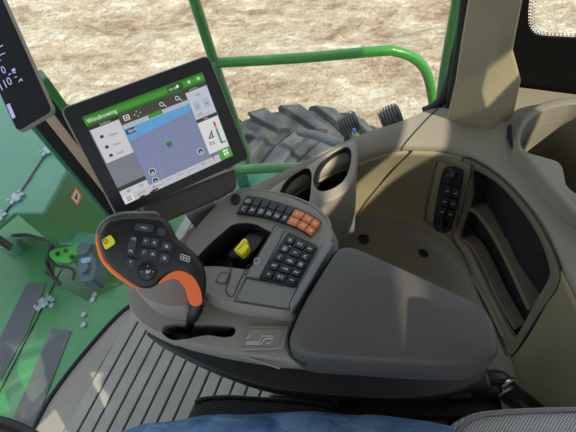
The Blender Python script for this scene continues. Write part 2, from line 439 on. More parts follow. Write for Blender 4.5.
# wall face from ledge to bowl
def face(s, t):
    """s index on the rows 0..NS-1, t 0 (top) .. 1 (bottom)"""
    i = min(int(s), NS - 2); f = s - i
    b = rB[i].lerp(rB[i + 1], f); d = rD[i].lerp(rD[i + 1], f)
    p = b.lerp(d, t); tb = (rB[i + 1] - rB[i]); tb.z = 0; tb.normalize(); o_ = V((tb.y, -tb.x, 0))
    if o_.dot(V((.05, .25, 0)) - V((b.x, b.y, 0))) > 0: o_ = -o_
    return p + V((0, 0, -.012 * (1 - t))) + o_ * .03 * math.sin(math.pi * min(1, t * 1.1)) ** 1 * (.6)
def facen(s, t):
    e = .3
    a = face(min(s + e, NS - 1.01), t) - face(max(s - e, 0), t); b = face(s, min(1, t + .05)) - face(s, max(0, t - .05))
    nn = a.cross(b).normalized()
    if nn.dot(CP - face(s, t)) < 0: nn = -nn
    return nn
T = [k / 14 for k in range(15)]
wallrows = [[face(s, t) for s in range(0, NS)] for t in T]
wl = obj('inner_wall', loft(wallrows), WALLP, sc, ang=180, solid=.004)
# bowl floor
Ec = U(380, 300, .345)
frows = []
for t in (0, .03, .08, .2, .45, .8):
    z = .40 - .05 * min(1, (t / .2)) ** .5 if t < .2 else .35
    frows.append([V((d.x, d.y, 0)).lerp(V((Ec.x, Ec.y, 0)), t) + V((0, 0, z)) for d in rD])
obj('bin_floor', loft(frows), LEDGEP, sc, ang=180)
# lower skirt under the bin down to the floor
sk = [[V((p.x, p.y, .38)) for p in rD], [V((p.x, p.y, .01)) for p in rD]]
obj('lower_skirt', loft(sk), WALLP, sc, ang=180, solid=.004)
def tofs(px, py, s0=None):
    """nearest (s,t) on the wall face whose picture position is px,py"""
    best = None
    inv = CR.transposed()
    for i in range(0, (NS - 1) * 3):
        for j in range(0, 41):
            s, t = i / 3, j / 40; q = inv @ (face(s, t) - CP); x = 288 + F * q.x / -q.z; y = 216 - F * q.y / -q.z
            e = (x - px) ** 2 + (y - py) ** 2
            if best is None or e < best[0]: best = (e, s, t)
    return best[1], best[2]
_inv = CR.transposed()
_cache = []
for i in range(0, (NS - 1) * 10):
    for j in range(0, 121):
        s, t = i / 10, j / 120; q = _inv @ (face(s, t) - CP); _cache.append((288 + F * q.x / -q.z, 216 - F * q.y / -q.z, s, t))
def fs_(px, py):
    b = min(_cache, key=lambda c: (c[0] - px) ** 2 + (c[1] - py) ** 2); return b[2], b[3]
def onf(px, py, off=0):
    s, t = fs_(px, py); p = face(s, t); nn = facen(s, t)
    q = UP(px, py, p, nn); return q + nn * off, nn
def wallstrip(pxs, w, off, m, name, sm=4, parent=None):
    pts = cr([onf(a, b, off)[0] for a, b in pxs], sm); return obj(name, tube(pts, w, 6), m, parent or sc)
# grooves: diagonal seam on the wall, lip of bin floor
wallstrip([(412, 149), (398, 163), (380, 183), (366, 200), (358, 212)], .0024, .004, mat('seam_shadow', (70, 66, 52), .7), 'wall_seam')
rim = cr([p + V((0, 0, .004)) for p in rD[2 * n:10 * n]], 1)
obj('bin_rim', tube(rim, .005, 8), WALLP, sc)
# tray recess outline on the face
def patch_outline(pxs, sm=5):
    P = [onf(a, b)for a, b in pxs]; c = sum((p for p, _ in P), V((0, 0, 0))) / len(P); nn = sum((q for _, q in P), V((0, 0, 0))).normalized()
    return P, c, nn
tr_px = [(463, 158), (476, 160), (503, 178), (530, 207), (549, 237), (562, 268), (560, 286), (545, 308), (517, 352), (510, 352), (497, 328), (480, 293), (466, 258), (453, 237), (455, 222), (464, 200), (468, 175)]
P, tc_, tn = patch_outline(tr_px)
tr_out = cr([onf(a, b, .003)[0] for a, b in tr_px], 4, True)
pk_px = [(471, 171), (480, 172), (500, 185), (523, 211), (540, 238), (550, 266), (549, 280), (537, 300), (518, 335), (512, 335), (500, 312), (484, 280), (471, 252), (460, 238), (463, 222), (470, 200), (471, 185)]
pk_out = cr([onf(a, b, .003)[0] for a, b in pk_px], 4, True)
NT = len(tr_out)
bez = loft([[p - tn * .03 for p in tr_out], [p - tn * .002 for p in tr_out], [p.lerp(q, .15) for p, q in zip(tr_out, pk_out)],
            [p.lerp(q, .80) for p, q in zip(tr_out, pk_out)], [q - tn * .002 for q in pk_out], [q - tn * .010 for q in pk_out],
            ], True)
linr = loft([[q - tn * .010 for q in pk_out], [q.lerp(tc_, .03) - tn * .045 for q in pk_out]], True)
bv, bf = bez; nb = len(bv)
bez_o = obj('tray_bezel', (bv, bf), mat('tray_plastic', (120, 113, 98), .5, bump=.2, bscale=800), sc, ang=50)
LINER = mat('tray_liner', (24, 26, 28), .8, bump=.6, bscale=400)
obj('tray_pocket_wall', linr, LINER, sc)
obj('tray_outline', tube([p + tn * .0 for p in tr_out] + [tr_out[0]], .0022, 6), DARK, sc)
bk_ = [q.lerp(tc_, .03) - tn * .045 for q in pk_out]
bkc = sum(bk_, V((0, 0, 0))) / len(bk_)
trb = obj('tray_back', (bk_ + [bkc], [(i, (i + 1) % NT, NT) for i in range(NT)]), LINER, sc, smooth=False)
# remove the wall surface inside the tray opening so the recess is real
cutp = [p.lerp(tc_, .03) for p in tr_out]
cut(wl, [])
cutter = extr([p + tn * .08 for p in cutp], -tn * .2)
def cutlocal(o, vfs):
    off = wloc(o)
    return cut(o, [([v - off for v in vf[0]], vf[1]) for vf in vfs]) if False else cut_world(o, vfs)
def cut_world(o, vfs):
    cs = []
    for vf in vfs:
        c = obj('cutter', vf, o.data.materials[0], None, smooth=False); cs.append(c)
        md = o.modifiers.new('cut', 'BOOLEAN'); md.object = c; md.operation = 'DIFFERENCE'; md.solver = 'EXACT'
    bpy.context.view_layer.update()
    me = bpy.data.meshes.new_from_object(o.evaluated_get(bpy.context.evaluated_depsgraph_get()))
    o.modifiers.clear(); o.data = me
    for c in cs: bpy.data.objects.remove(c)
    return o
cut_world(wl, [cutter])
# divider shelves in the tray
def rail_(pxs, w, h, name):
    pts = cr([onf(a, b, -.002)[0] for a, b in pxs], 5)
    vs = []
    for i, p in enumerate(pts):
        t = (pts[min(i + 1, len(pts) - 1)] - pts[max(0, i - 1)]).normalized(); s = t.cross(tn)
        vs.append([p + s * w / 2, p - s * w / 2, p - s * w / 2 - tn * h, p + s * w / 2 - tn * h])
    v, f = loft(vs, True); f += [(0, 1, 2, 3), tuple(range(len(v) - 4, len(v)))]
    return obj(name, (v, f), MATS['tray_plastic'], sc, bevel=.0015, seg=2)
rail_([(466, 209), (476, 214), (492, 236), (509, 269), (528, 310)], .012, .04, 'tray_divider')
rail_([(461, 240), (470, 246), (481, 265), (495, 296), (514, 330)], .006, .03, 'tray_divider')
# ribs below the tray
wallstrip([(440, 226), (452, 240), (466, 262), (478, 290), (492, 322), (508, 356)], .0022, .004, MATS['tray_plastic'], 'tray_lip')

# switch panel recess on the wall
sp_px = [(440, 156), (466, 165), (470, 170), (462, 205), (454, 238), (449, 238), (427, 226), (423, 218), (428, 190), (435, 160)]
P, pc, pn = patch_outline(sp_px)
so = cr([UP(a, b, pc + pn * .010, pn) for a, b in sp_px], 4, True)
spn = obj('switch_surround', loft([[p - pn * .02 for p in so], so, [p.lerp(pc + pn * .01, .08) + pn * .002 for p in so], [p.lerp(pc + pn * .01, .16) - pn * .004 for p in so]], True), MATS['tray_plastic'], sc, ang=50)
si = [p.lerp(pc + pn * .01, .16) - pn * .004 for p in so]
obj('switch_plate', (si, [tuple(range(len(si)))]), WALLP, sc, smooth=False)
swd_px = [(448, 166), (460, 169), (464, 174), (460, 196), (452, 226), (447, 231), (438, 229), (434, 222), (438, 196), (443, 172)]
sw = cr([UP(a, b, pc + pn * .008, pn) for a, b in swd_px], 4, True)
obj('switch_block', extr(sw, pn * .008), BLACK, sc, bevel=.002)
def onsp(a, b, h): return UP(a, b, pc + pn * h, pn)
for (a, b, r_) in ((452, 174, .011), (442, 223, .012)):
    kn = obj('rotary_knob', tube([onsp(a, b, .014), onsp(a, b, .014) + pn * .004, onsp(a, b, .014) + pn * .02, onsp(a, b, .014) + pn * .022], [r_ * 1.15, r_ * 1.05, r_ * .85, r_ * .7], 20), BLACK, sc, ang=30)
    obj('knob_grip', bar(onsp(a, b, .037) - V((.0, .009, 0)), onsp(a, b, .037) + V((0, .009, 0)), .004, .006, pn), KEYM, kn, bevel=.001)
for j in range(3):
    for i in range(2):
        a0, b0 = 446 + i * 8 - j * 2.6, 184 + j * 10.5 + i * 2.5
        q = [onsp(a0, b0, .016), onsp(a0 + 7, b0 + 2.2, .016), onsp(a0 + 4.7, b0 + 11, .016), onsp(a0 - 2.3, b0 + 8.8, .016)]
        ky = obj('rocker_switch', extr(q, pn * .006), KEYM, sc, bevel=.0015)
        c = (q[0] + q[2]) / 2 + pn * .0062
        obj('symbol', join(bar(c - (q[1] - q[0]) * .25, c + (q[1] - q[0]) * .25, .0012, .0006, pn)), WHITE, ky, smooth=False)
# screws in the bin floor
for (a, b) in ((363.5, 239), (424, 252)):
    c = U(a, b, .356)
    s_ = obj('screw_recess', tube([c, c + V((0, 0, .004))], [.015, .013], 20), DARK, sc)
    obj('screw', cyl(c + V((0, 0, .003)), (0, 0, 1), .008, .003, 8), BLACK, s_)

# ---------------------------------------------------------------- twin cup holder at the window
def cup(name, label, top_px, z, depth, mm, sunk=True):
    pass
ch_px = [(262, 199), (275, 185), (300, 170), (330, 150), (348, 142), (356, 141), (358, 151), (356, 172), (349, 188), (336, 198), (322, 204), (320, 212), (318, 224), (296, 226), (266, 216)]
ch_top = cr([U(a, b, .675) for a, b in ch_px], 5, True)
ch_vf = extr(ch_top, [V((p.x, p.y, .42)) * 1.0 for p in ch_top])
cho = obj('cup_holder_housing', ch_vf, TAUPE, sc, bevel=.006)
holes = []
for px_ in ([(314, 180), (318, 166), (330, 154), (344, 147), (350, 150), (350, 162), (344, 178), (332, 187), (320, 189)],
            [(279, 202), (281, 188), (290, 176), (304, 168), (310, 172), (310, 184), (308, 200), (302, 208), (290, 212)]):
    t = cr([U(a, b - 4, .69) for a, b in px_], 5, True); c = sum(t, V((0, 0, 0))) / len(t); t = [c.lerp(p, 1.07) for p in t]
    bt = [V((c.x, c.y, 0)).lerp(V((p.x, p.y, 0)), .86) + V((0, 0, .50)) for p in t]
    holes.append(extr(t, bt))
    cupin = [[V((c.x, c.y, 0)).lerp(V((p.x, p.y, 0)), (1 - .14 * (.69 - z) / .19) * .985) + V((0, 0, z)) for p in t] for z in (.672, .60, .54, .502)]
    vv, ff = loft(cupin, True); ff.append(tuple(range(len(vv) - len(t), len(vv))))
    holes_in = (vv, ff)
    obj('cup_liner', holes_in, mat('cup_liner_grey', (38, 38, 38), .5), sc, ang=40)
cut_world(cho, holes)
for p in cho.data.polygons: p.use_smooth = True
cho.data.set_sharp_from_angle(angle=math.radians(30))

# ---------------------------------------------------------------- rear cup holder tray
rt = empty('cup_holder_tray', U(560, 150, .66), 'tan round cup holder tray behind the pillar, half in sunlight', 'cup holder')
rim_px = [(517, 137), (519, 124), (527, 112), (540, 103), (556, 98), (580, 96), (610, 104), (640, 140), (640, 215), (612, 240), (578, 214), (556, 192), (530, 160), (519, 148)]
rz_ = .695
ro = cr([U(a, b, rz_) for a, b in rim_px], 5, True)
ro_o = obj('tray_body', extr(ro, V((0, 0, -.05))), LEDGEP, rt, bevel=.006)
hp = [(522, 138), (525, 125), (534, 114), (546, 107), (560, 103), (580, 101), (604, 110), (622, 140), (618, 180), (594, 196), (578, 190), (569, 182), (566.5, 172), (564, 163), (558, 157.5), (543, 153), (528, 148)]
ht = cr([U(a, b, rz_ + .01) for a, b in hp], 5, True)
cut_world(ro_o, [extr(ht, V((0, 0, -.1)))])
for p in ro_o.data.polygons: p.use_smooth = True
ro_o.data.set_sharp_from_angle(angle=math.radians(30))
c = sum(ht, V((0, 0, 0))) / len(ht)
lr = [[V((c.x, c.y, 0)).lerp(V((p.x, p.y, 0)), f) + V((0, 0, z)) for p in ht] for z, f in ((rz_ - .003, 1.003), (rz_ - .03, .99), (rz_ - .16, .93), (rz_ - .18, .88))]
vv, ff = loft(lr, True); ff.append(tuple(range(len(vv) - len(ht), len(vv))))
obj('cup_well', (vv, ff), LEDGEP, rt, ang=50)
wv = [p for p in ro]
gl = cr([U(a, b, .668) for a, b in [(510, 126), (510, 140), (518, 155), (537, 176), (559, 204), (587, 238)]], 5)
obj('shadow_gap', tube(gl, .004, 6), RUB, rt)

# rear quarter shelf between window and tray
shf = [(760, 500), (640, 400), (560, 200), (508, 130), (490, 118)]
struct(obj('trim_8', extr([U(a, b, .655) for a, b in shf] + [V((.34, .78, .655)), V((1.04, .545, .655))], V((0, 0, -.02))), LEDGEP))
hcut = [extr([V((p.x, p.y, .68)) + V((c.x - p.x, c.y - p.y, 0)) * .02 for p in ht], V((0, 0, -.1)))]
for o in (bpy.data.objects['trim_8'], lg2): cut_world(o, hcut)
# curved tan panel at the lower rear, beside the seat

# ================================================================ ARMREST CONSOLE
ac = empty('armrest_console', V((-.05, .25, 0)), 'grey armrest control console with keypads, lever slot and padded elbow rest', 'armrest')
# lower body
lo = [(126, 289), (131, 277), (150, 262), (168, 250), (182, 236), (196, 221), (212, 206), (230, 193), (262, 190), (296, 200), (320, 214), (331, 230), (334, 248), (340, 300), (330, 356),
      (290, 360), (250, 355), (215, 349), (185, 342), (158, 334), (138, 322), (128, 307)]
lov = cr([U(a, b, .725) for a, b in lo], 4, True)
cen = sum(lov, V((0, 0, 0))) / len(lov)
def sh(p, f, z): return V((cen.x, cen.y, 0)).lerp(V((p.x, p.y, 0)), f) + V((0, 0, z))
bodyrows = [[sh(p, .55, .60) for p in lov], [sh(p, .90, .635) for p in lov], [sh(p, .985, .665) for p in lov], [sh(p, 1.01, .695) for p in lov], [sh(p, 1.0, .715) for p in lov], [sh(p, .975, .725) for p in lov]]
bv, bf = loft(bodyrows, True); L_ = len(lov); bf += [tuple(range(L_)), tuple(range(len(bv) - L_, len(bv)))]
body = obj('console_body', (bv, bf), TAUPE, ac, smooth=True, ang=40)
slot_px = [(156, 324), (160, 319), (172, 317), (200, 318), (222, 319), (230, 321), (232, 326), (228, 331), (218, 332), (205, 330), (195, 331), (180, 334), (165, 333), (157, 329)]
pocket_px = [(190, 258), (206, 240), (222, 226), (232, 219), (250, 218), (262, 223), (272, 231), (262, 246), (248, 264), (236, 264), (215, 262), (196, 262)]
cut_world(body, [extr(cr([U(a, b, .75) for a, b in slot_px], 3, True), V((0, 0, -.10))),])
for p in body.data.polygons: p.use_smooth = True
body.data.set_sharp_from_angle(angle=math.radians(35))
sl_ = [U(a, b, .72) for a, b in slot_px]; slc = cr(sl_, 3, True)
obj('slot_liner', (lambda v, f: (v, f + [tuple(range(len(v) - len(slc), len(v)))]))(*loft([[p + V((0, 0, d)) for p in slc] for d in (-.001, -.05)], True)), BLACK, ac, ang=40)
# raised keypad deck
dk = [(214, 206), (230, 193), (240, 187.5), (262, 189), (296, 198), (320, 211), (332, 226), (333, 240), (322, 256), (308, 276), (298, 300), (290, 312), (262, 309), (228, 303), (206, 294), (197, 278), (190, 262), (186, 256), (184, 244), (196, 226)]
dkv = cr([U(a, b, .755) for a, b in dk], 4, True); cd = sum(dkv, V((0, 0, 0))) / len(dkv)
def shd(p, f, z): return V((cd.x, cd.y, 0)).lerp(V((p.x, p.y, 0)), f) + V((0, 0, z))
dr = [[shd(p, 1.05, .715) for p in dkv], [shd(p, 1.02, .735) for p in dkv], [shd(p, 1.0, .748) for p in dkv], [shd(p, .975, .755) for p in dkv]]
dv, df = loft(dr, True); df += [tuple(range(len(dkv))), tuple(range(len(dv) - len(dkv), len(dv)))]
deck = obj('keypad_deck', (dv, df), TAUPE, ac, ang=40)
pk = cr([U(a, b, .77) for a, b in pocket_px], 3, True)
cut_world(deck, [extr(pk, V((0, 0, -.2)))]); cut_world(body, [extr(pk, V((0, 0, -.105)))])
for o in (deck, body):
    for p in o.data.polygons: p.use_smooth = True
    o.data.set_sharp_from_angle(angle=math.radians(35))
pc2 = sum(pk, V((0, 0, 0))) / len(pk); pk2 = [V((pc2.x, pc2.y, .754)) + V((p.x - pc2.x, p.y - pc2.y, 0)) * .985 for p in pk]
obj('pocket_liner', (lambda v, f: (v, f + [tuple(range(len(v) - len(pk2), len(v)))]))(*loft([[p + V((0, 0, d)) for p in pk2] for d in (-.001, -.055)], True)), DARK, ac, ang=40)
# seams and flush trim panels on the deck
def seam(pxs, z, w, m, name, closed=False, sm=3, parent=None):
    pts = cr([U(a, b, z) for a, b in pxs], sm, closed)
    if closed: pts = pts + [pts[0]]
    return obj(name, tube(pts, w, 6), m, parent or ac)
obj('trim_panel', prism(rrect([(247, 280), (296, 288), (288, 308), (237, 300)], .08), .757, .75), GREY, ac, bevel=.0012)
seam([(246, 278), (298, 286.5), (289.5, 310), (234, 301), (246, 278)], .756, .0007, DARK, 'panel_seam', sm=1)
seam([(232, 262), (230, 276), (226, 291), (233, 296), (240, 280), (249, 264)], .756, .0007, DARK, 'panel_seam', sm=4)
b1 = obj('cover_button', prism(rrect([(221, 273), (229, 274), (225, 283), (216, 281)], .25), .758, .75), TAUPE, ac, bevel=.0008)
seam([(221, 272.5), (229.5, 273.5), (225.5, 284), (215.5, 282), (221, 272.5)], .757, .0006, DARK, 'button_seam', sm=1)
# strip between the pocket and keypad
obj('centre_strip', prism([(276, 225), (285, 229), (259, 278), (246, 276)], .758, .75), GREY, ac, bevel=.001)
seam([(275, 225), (245, 276)], .7585, .0006, DARK, 'panel_seam', sm=1)
seam([(256, 258), (254, 262), (257, 264), (260, 260)], .7595, .0005, WHITE, 'symbol', True)
# right side rail beside the pad
obj('side_rail', prism([(326, 240), (334, 243), (299, 302), (291, 312), (290, 302)], .762, .745, 0), mat('rail_grey', (120, 124, 130), .35), ac, bevel=.003)
# far curved lip above button bar
seam([(240, 189.5), (258, 190), (284, 194.5), (308, 203), (326, 217), (331, 228)], .754, .0022, TAUPE, 'deck_lip', sm=5)
# end cap scroll
obj('end_cap', prism([(231, 196), (236, 193), (240, 196), (238, 202), (232, 203)], .76, .745, 3), BLACK, ac, bevel=.002)

# --- symbols
def sym(kind, c, xa, ya, z, m, parent):
    """c pixel centre, xa / ya pixel half axes"""
    def p(u, v): return U(c[0] + xa[0] * u + ya[0] * v, c[1] + xa[1] * u + ya[1] * v, z)
    def line(a, b, w=.0009): return bar(p(*a), p(*b), w, .0004)
    L = {'bars': [((-.8, -.5), (-.2, -.5)), ((.1, -.5), (.8, -.5)), ((-.8, .3), (.0, .3)), ((.3, .3), (.8, .3)), ((-.5, -.5), (-.5, .3))],
         'car': [((-.8, .4), (.8, .4)), ((-.5, -.3), (.4, -.3)), ((-.5, -.3), (-.8, .4)), ((.4, -.3), (.8, .4)), ((-.4, .6), (-.3, .6)), ((.3, .6), (.4, .6))],
         'box': [((-.5, -.6), (.5, -.6)), ((.5, -.6), (.5, .6)), ((.5, .6), (-.5, .6)), ((-.5, .6), (-.5, -.6)), ((-.1, -.2), (.2, .2))],
         'arrow': [((-.8, 0), (.8, 0)), ((.8, 0), (.3, -.5)), ((.8, 0), (.3, .5))],
         'zig': [((-.7, .5), (-.2, -.5)), ((-.2, -.5), (.2, .4)), ((.2, .4), (.8, -.5)), ((-.4, .1), (.5, .1))],
         'plus': [((-.5, 0), (.5, 0)), ((0, -.5), (0, .5))],
         'fan': [((0, 0), (.7, .3)), ((0, 0), (-.2, .8)), ((0, 0), (-.7, -.2)), ((0, 0), (.3, -.8))],
         'moon': [((.4, -.7), (-.3, -.4)), ((-.3, -.4), (-.4, .3)), ((-.4, .3), (.4, .6))],
         'minus': [((-.6, 0), (.6, 0))]}[kind]
    return obj('symbol', join(*[line(*q) for q in L]), m, parent, smooth=False)

# --- arc button bar
bt = [(246.5, 195.5), (270, 200), (295, 208), (310, 214.5), (321, 222)]
bb = [(236.5, 212), (262, 215.8), (285.5, 222.5), (300, 228.5), (311, 235.5)]
tt = cr([V((*p, 0)) for p in bt], 12); tb = cr([V((*p, 0)) for p in bb], 12)
def at_(row, u):
    f = u * (len(row) - 1); i = min(int(f), len(row) - 2); p = row[i].lerp(row[i + 1], f - i); return p
def barpt(u, v): p = at_(tt, u).lerp(at_(tb, u), v); return (p.x, p.y)
plate_px = [barpt(i / 12, -.05) for i in range(13)] + [barpt(1 - i / 12, 1.05) for i in range(13)]
bp_ = obj('button_bar', prism(plate_px, .7600, .745), PLATE, ac, bevel=.0015)
kinds = ['moon', 'zig', 'box', 'car', 'car', 'fan', 'bars', 'zig', 'arrow']
cols = [0, .09, .175, .26, .34, .42, .50, .67, .84, 1.0]
for i in range(9):
    for j in range(2):
        u0, u1, v0, v1 = cols[i] + .006, cols[i + 1] - .006, .03 + j * .49, .48 + j * .49
        q = rrect([barpt(u0, v0), barpt(u1, v0), barpt(u1, v1), barpt(u0, v1)], .12, 2)
        org = i >= 6
        ky = obj('orange_button' if org else 'black_button', prism(q, .7635, .758), OKEY if org else KEYM, ac, bevel=.0008, seg=2)
        if org: ky['label'] = 'orange square button'
        if org or j == 1 or i == 0:
            c = barpt((u0 + u1) / 2, (v0 + v1) / 2); xa = V((*barpt(u1, .5), 0)) - V((*barpt(u0, .5), 0)); ya = V((*barpt(.5, v1), 0)) - V((*barpt(.5, v0), 0))
            ya = V((*barpt((u0 + u1) / 2, v1), 0)) - V((*barpt((u0 + u1) / 2, v0), 0))
            sym(kinds[i] if j else kinds[(i * 2 + 3) % 9], c, xa * .36, ya * .36, .7638, WHITE if not org else mat('pale_orange_print', (240, 205, 180), .6), ky)

# --- square keypad
kq = [(288.7, 233.5), (316, 246.5), (294.5, 285), (261, 277)]
obj('keypad_plate', prism(rrect([bil(kq, a, b) for a, b in ((-.05, -.03), (1.05, -.03), (1.05, 1.03), (-.05, 1.03))], .04, 2), .7600, .745), PLATE, ac, bevel=.0015)
cu_ = [0, .30, .70, 1]; icons = ['fan', 'bars', 'zig', 'box', 'minus', 'moon', 'moon', 'car', 'box', 'zig', 'arrow', 'zig', 'plus', 'bars', 'minus']
for j in range(5):
    for i in range(3):
        q = [bil(kq, cu_[i] + .02, j / 5 + .02), bil(kq, cu_[i + 1] - .02, j / 5 + .02), bil(kq, cu_[i + 1] - .02, (j + 1) / 5 - .02), bil(kq, cu_[i] + .02, (j + 1) / 5 - .02)]
        ky = obj('black_button', prism(rrect(q, .15, 2), .7630, .758), KEYM, ac, bevel=.0008, seg=2)
        c = bil(kq, (cu_[i] + cu_[i + 1]) / 2, (j + .5) / 5); xa = (V((*q[1], 0)) - V((*q[0], 0))) * (.34 if i != 1 else .28); ya = (V((*q[3], 0)) - V((*q[0], 0))) * .3
        sym(icons[j * 3 + i], c, xa, ya, .7633, PINK if (i == 1 and j == 1) and False else WHITE, ky)
        if (i, j) == (0, 1): obj('red_dot', cyl(U(c[0] + 5, c[1] - 2, .7633), (0, 0, 1), .0016, .0005, 10), PINK, ky)

# --- black switch base and yellow switch in the pocket
swp = obj('switch_base', prism([(250.5, 229), (269, 232.5), (246, 262), (229, 260)], .735, .70), BLACK, ac, bevel=.002)
obj('switch_boot', extr(cr([U(a, b, .735) for a, b in [(229, 256), (233, 250), (240, 247), (249, 248), (248, 254), (242, 259), (234, 260)]], 3, True), V((0, 0, .006))), RUB, ac, bevel=.002)
ysw = obj('yellow_switch', extr(pz([(233.5, 249.5), (243.5, 237.5), (247.5, 239.5), (246.5, 243.5), (249.5, 245), (245, 252), (241, 254), (236.5, 251.5)], .755), V((0, 0, -.02))), YEL, ac, bevel=.002)
ysw['label'] = 'bright yellow rocker switch'
obj('switch_crease', bar(U(237.5, 250, .7555), U(245.5, 241, .7555), .0008, .0006), mat('dark_yellow', (150, 140, 20), .5), ysw, smooth=False)

# --- lever side: raised palm block, symbol plate
hb = [(133, 270), (143, 258), (160, 252), (178, 258), (190, 276), (191, 298), (186, 308), (170, 309), (150, 303), (136, 290)]
hv = cr([U(a, b, .765) for a, b in hb], 4, True); ch = sum(hv, V((0, 0, 0))) / len(hv)
def shh(p, f, z): return V((ch.x, ch.y, 0)).lerp(V((p.x, p.y, 0)), f) + V((0, 0, z))
v_, f_ = loft([[shh(p, 1.05, .715) for p in hv], [shh(p, 1.02, .745) for p in hv], [shh(p, .99, .764) for p in hv], [shh(p, .93, .770) for p in hv], [shh(p, .5, .772) for p in hv]], True); f_.append(tuple(range(len(v_) - len(hv), len(v_))))
obj('palm_block', (v_, f_), TAUPE, ac, ang=50)
v_, f_ = prism(rrect([(247, 325), (290, 325), (284, 349), (237, 350)], .14), .730, .715)
obj('symbol_plate', (v_, f_), TAUPE, ac, bevel=.003)
seam([(249, 329), (284, 328.5), (279, 344), (273, 347), (241, 347), (243, 340), (249, 329)], .7305, .0006, GREY, 'plate_outline', sm=1)
seam([(248, 342), (259, 342), (262, 336), (272, 336), (273, 338.5), (264.5, 339), (261, 344), (246.5, 344), (248, 342)], .7312, .0006, WHITE, 'armrest_symbol', sm=1)
seam([(246, 338), (250, 337), (249, 334)], .7312, .0005, WHITE, 'armrest_symbol', sm=1)
seam([(271, 341), (269, 344), (266, 342.5)], .7312, .0005, WHITE, 'armrest_symbol', sm=1)
# ridge sweeping along the lever side
seam([(232, 352), (245, 356), (262, 362), (280, 368)], .712, .002, TAUPE, 'body_crease', sm=5)

# dark underside of the console and its support arm
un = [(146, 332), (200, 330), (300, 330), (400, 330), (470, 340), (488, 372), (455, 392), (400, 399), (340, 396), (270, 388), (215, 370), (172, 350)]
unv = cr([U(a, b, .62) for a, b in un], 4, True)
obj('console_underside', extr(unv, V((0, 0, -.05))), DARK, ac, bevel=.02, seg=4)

# --- elbow pad
pd = [(314, 283), (329, 259), (337, 248), (343, 246), (355, 247), (395, 264), (440, 284.5), (478, 303), (492, 314), (500, 334), (501, 350), (494, 361), (470, 366), (420, 365), (360, 361), (312, 358), (293, 351), (288, 340), (292, 326), (301, 306)]
pv_ = cr([U(a, b, .785) for a, b in pd], 5, True); cp_ = sum(pv_, V((0, 0, 0))) / len(pv_)
def shp(p, f, z): return V((cp_.x, cp_.y, 0)).lerp(V((p.x, p.y, 0)), f) + V((0, 0, z))
pr2 = [[shp(p, .90, .69) for p in pv_], [shp(p, .985, .70) for p in pv_], [shp(p, 1.0, .715) for p in pv_], [shp(p, 1.0, .76) for p in pv_], [shp(p, .99, .776) for p in pv_], [shp(p, .96, .785) for p in pv_], [shp(p, .9, .788) for p in pv_], [shp(p, .5, .790) for p in pv_]]
v_, f_ = loft(pr2, True); f_ += [tuple(range(len(pv_))), tuple(range(len(v_) - len(pv_), len(v_)))]
pad = obj('elbow_pad', (v_, f_), PADM, ac, ang=60)
pl_ = cr([U(a, b, .77) for a, b in [(340, 245), (333, 250), (316, 277), (302, 300), (289, 324), (286, 340), (291, 352), (305, 360)]], 4)
obj('pad_seam', tube([p + V((0, 0, -.02)) for p in pl_], .0035, 8), BLACK, ac)
# support column and linkage below the console (mostly hidden)
obj('support_arm', join(box((.20, .20, .50), (.10, .12, .18)), bar((.2, .2, .45), (.3, -.05, .35), .07, .06)), BLACK, ac, bevel=.01)

# ---------------------------------------------------------------- control lever
lv = empty('control_lever', U(193, 326, .72), 'black handle with orange rim, many thumb buttons and yellow button', 'joystick')
pA, pB, pC = U(198, 303, .775), U(103, 245, .875), U(160, 220, .868)
ln = (pB - pA).cross(pC - pA).normalized()
if ln.dot(CP - pB) < 0: ln = -ln
def LP(a, b, h=0): return UP(a, b, pB + ln * h, ln)
out_px = [(98, 240), (100, 230), (107, 221), (119, 216.5), (136, 215), (152, 215.8), (163, 218), (169, 223), (173, 230), (178, 239), (189, 248), (199, 258), (205, 270), (206.5, 284), (205, 295), (201.5, 303), (196, 304), (191, 300),
          (188.5, 290), (183.5, 280), (176, 275), (168, 275.5), (162, 279.5), (157, 285), (148, 288.5), (138, 287), (128, 281), (120, 275), (111, 267), (103, 257)]
def lrow(dx, dy, f, h):
    pts = cr([LP(a + dx, b + dy, h) for a, b in out_px], 4, True); return pts
base_ = lrow(0, 0, 1, 0)
N_ = len(base_)
def inset(pts, d):
    out = []
    for i, p in enumerate(pts):
        t = (pts[(i + 1) % len(pts)] - pts[i - 1]).normalized(); s = t.cross(ln)
        out.append(p + s * d)
    return out
sg = 1
cc = LP(140, 250)
tst = inset(base_, .004)
if sum((p - cc).length for p in tst) > sum((p - cc).length for p in base_): sg = -1
def rowh(d, h, sh_=V((0, 0, 0))): return [p + ln * h + sh_ for p in inset(base_, sg * d)]
v_, f_ = loft([rowh(.004, -.016), rowh(.0005, -.010), rowh(0, -.002), rowh(.0012, .004), rowh(.004, .0075), rowh(.0065, .0085)], True); f_ += [tuple(range(N_)), tuple(range(len(v_) - N_, len(v_)))]
grip = obj('grip', (v_, f_), mat('soft_black', (17, 18, 20), .42, bump=.15, bscale=900), lv, ang=60)
# orange rim under the lower left edge
shf_ = LP(136, 291) - LP(138, 287)
kk = [i for i in range(N_)]
def seg_rim(i0, i1, w0, name, m, hh=-.006, shift=None, r=.0045):
    pts = [base_[i % N_] + ln * hh + (shift or V((0, 0, 0))) for i in range(i0, i1)]
    n_ = len(pts); rs = [r * (.35 + .65 * math.sin(math.pi * min(1, (i + .7) / n_ * 1.0))) for i in range(n_)]
    return obj(name, tube(pts, rs, 10), m, lv)
seg_rim(24 * 4 + 2, 30 * 4 + 3, 0, 'orange_rim', ORANGE, hh=-.003, r=.0058)
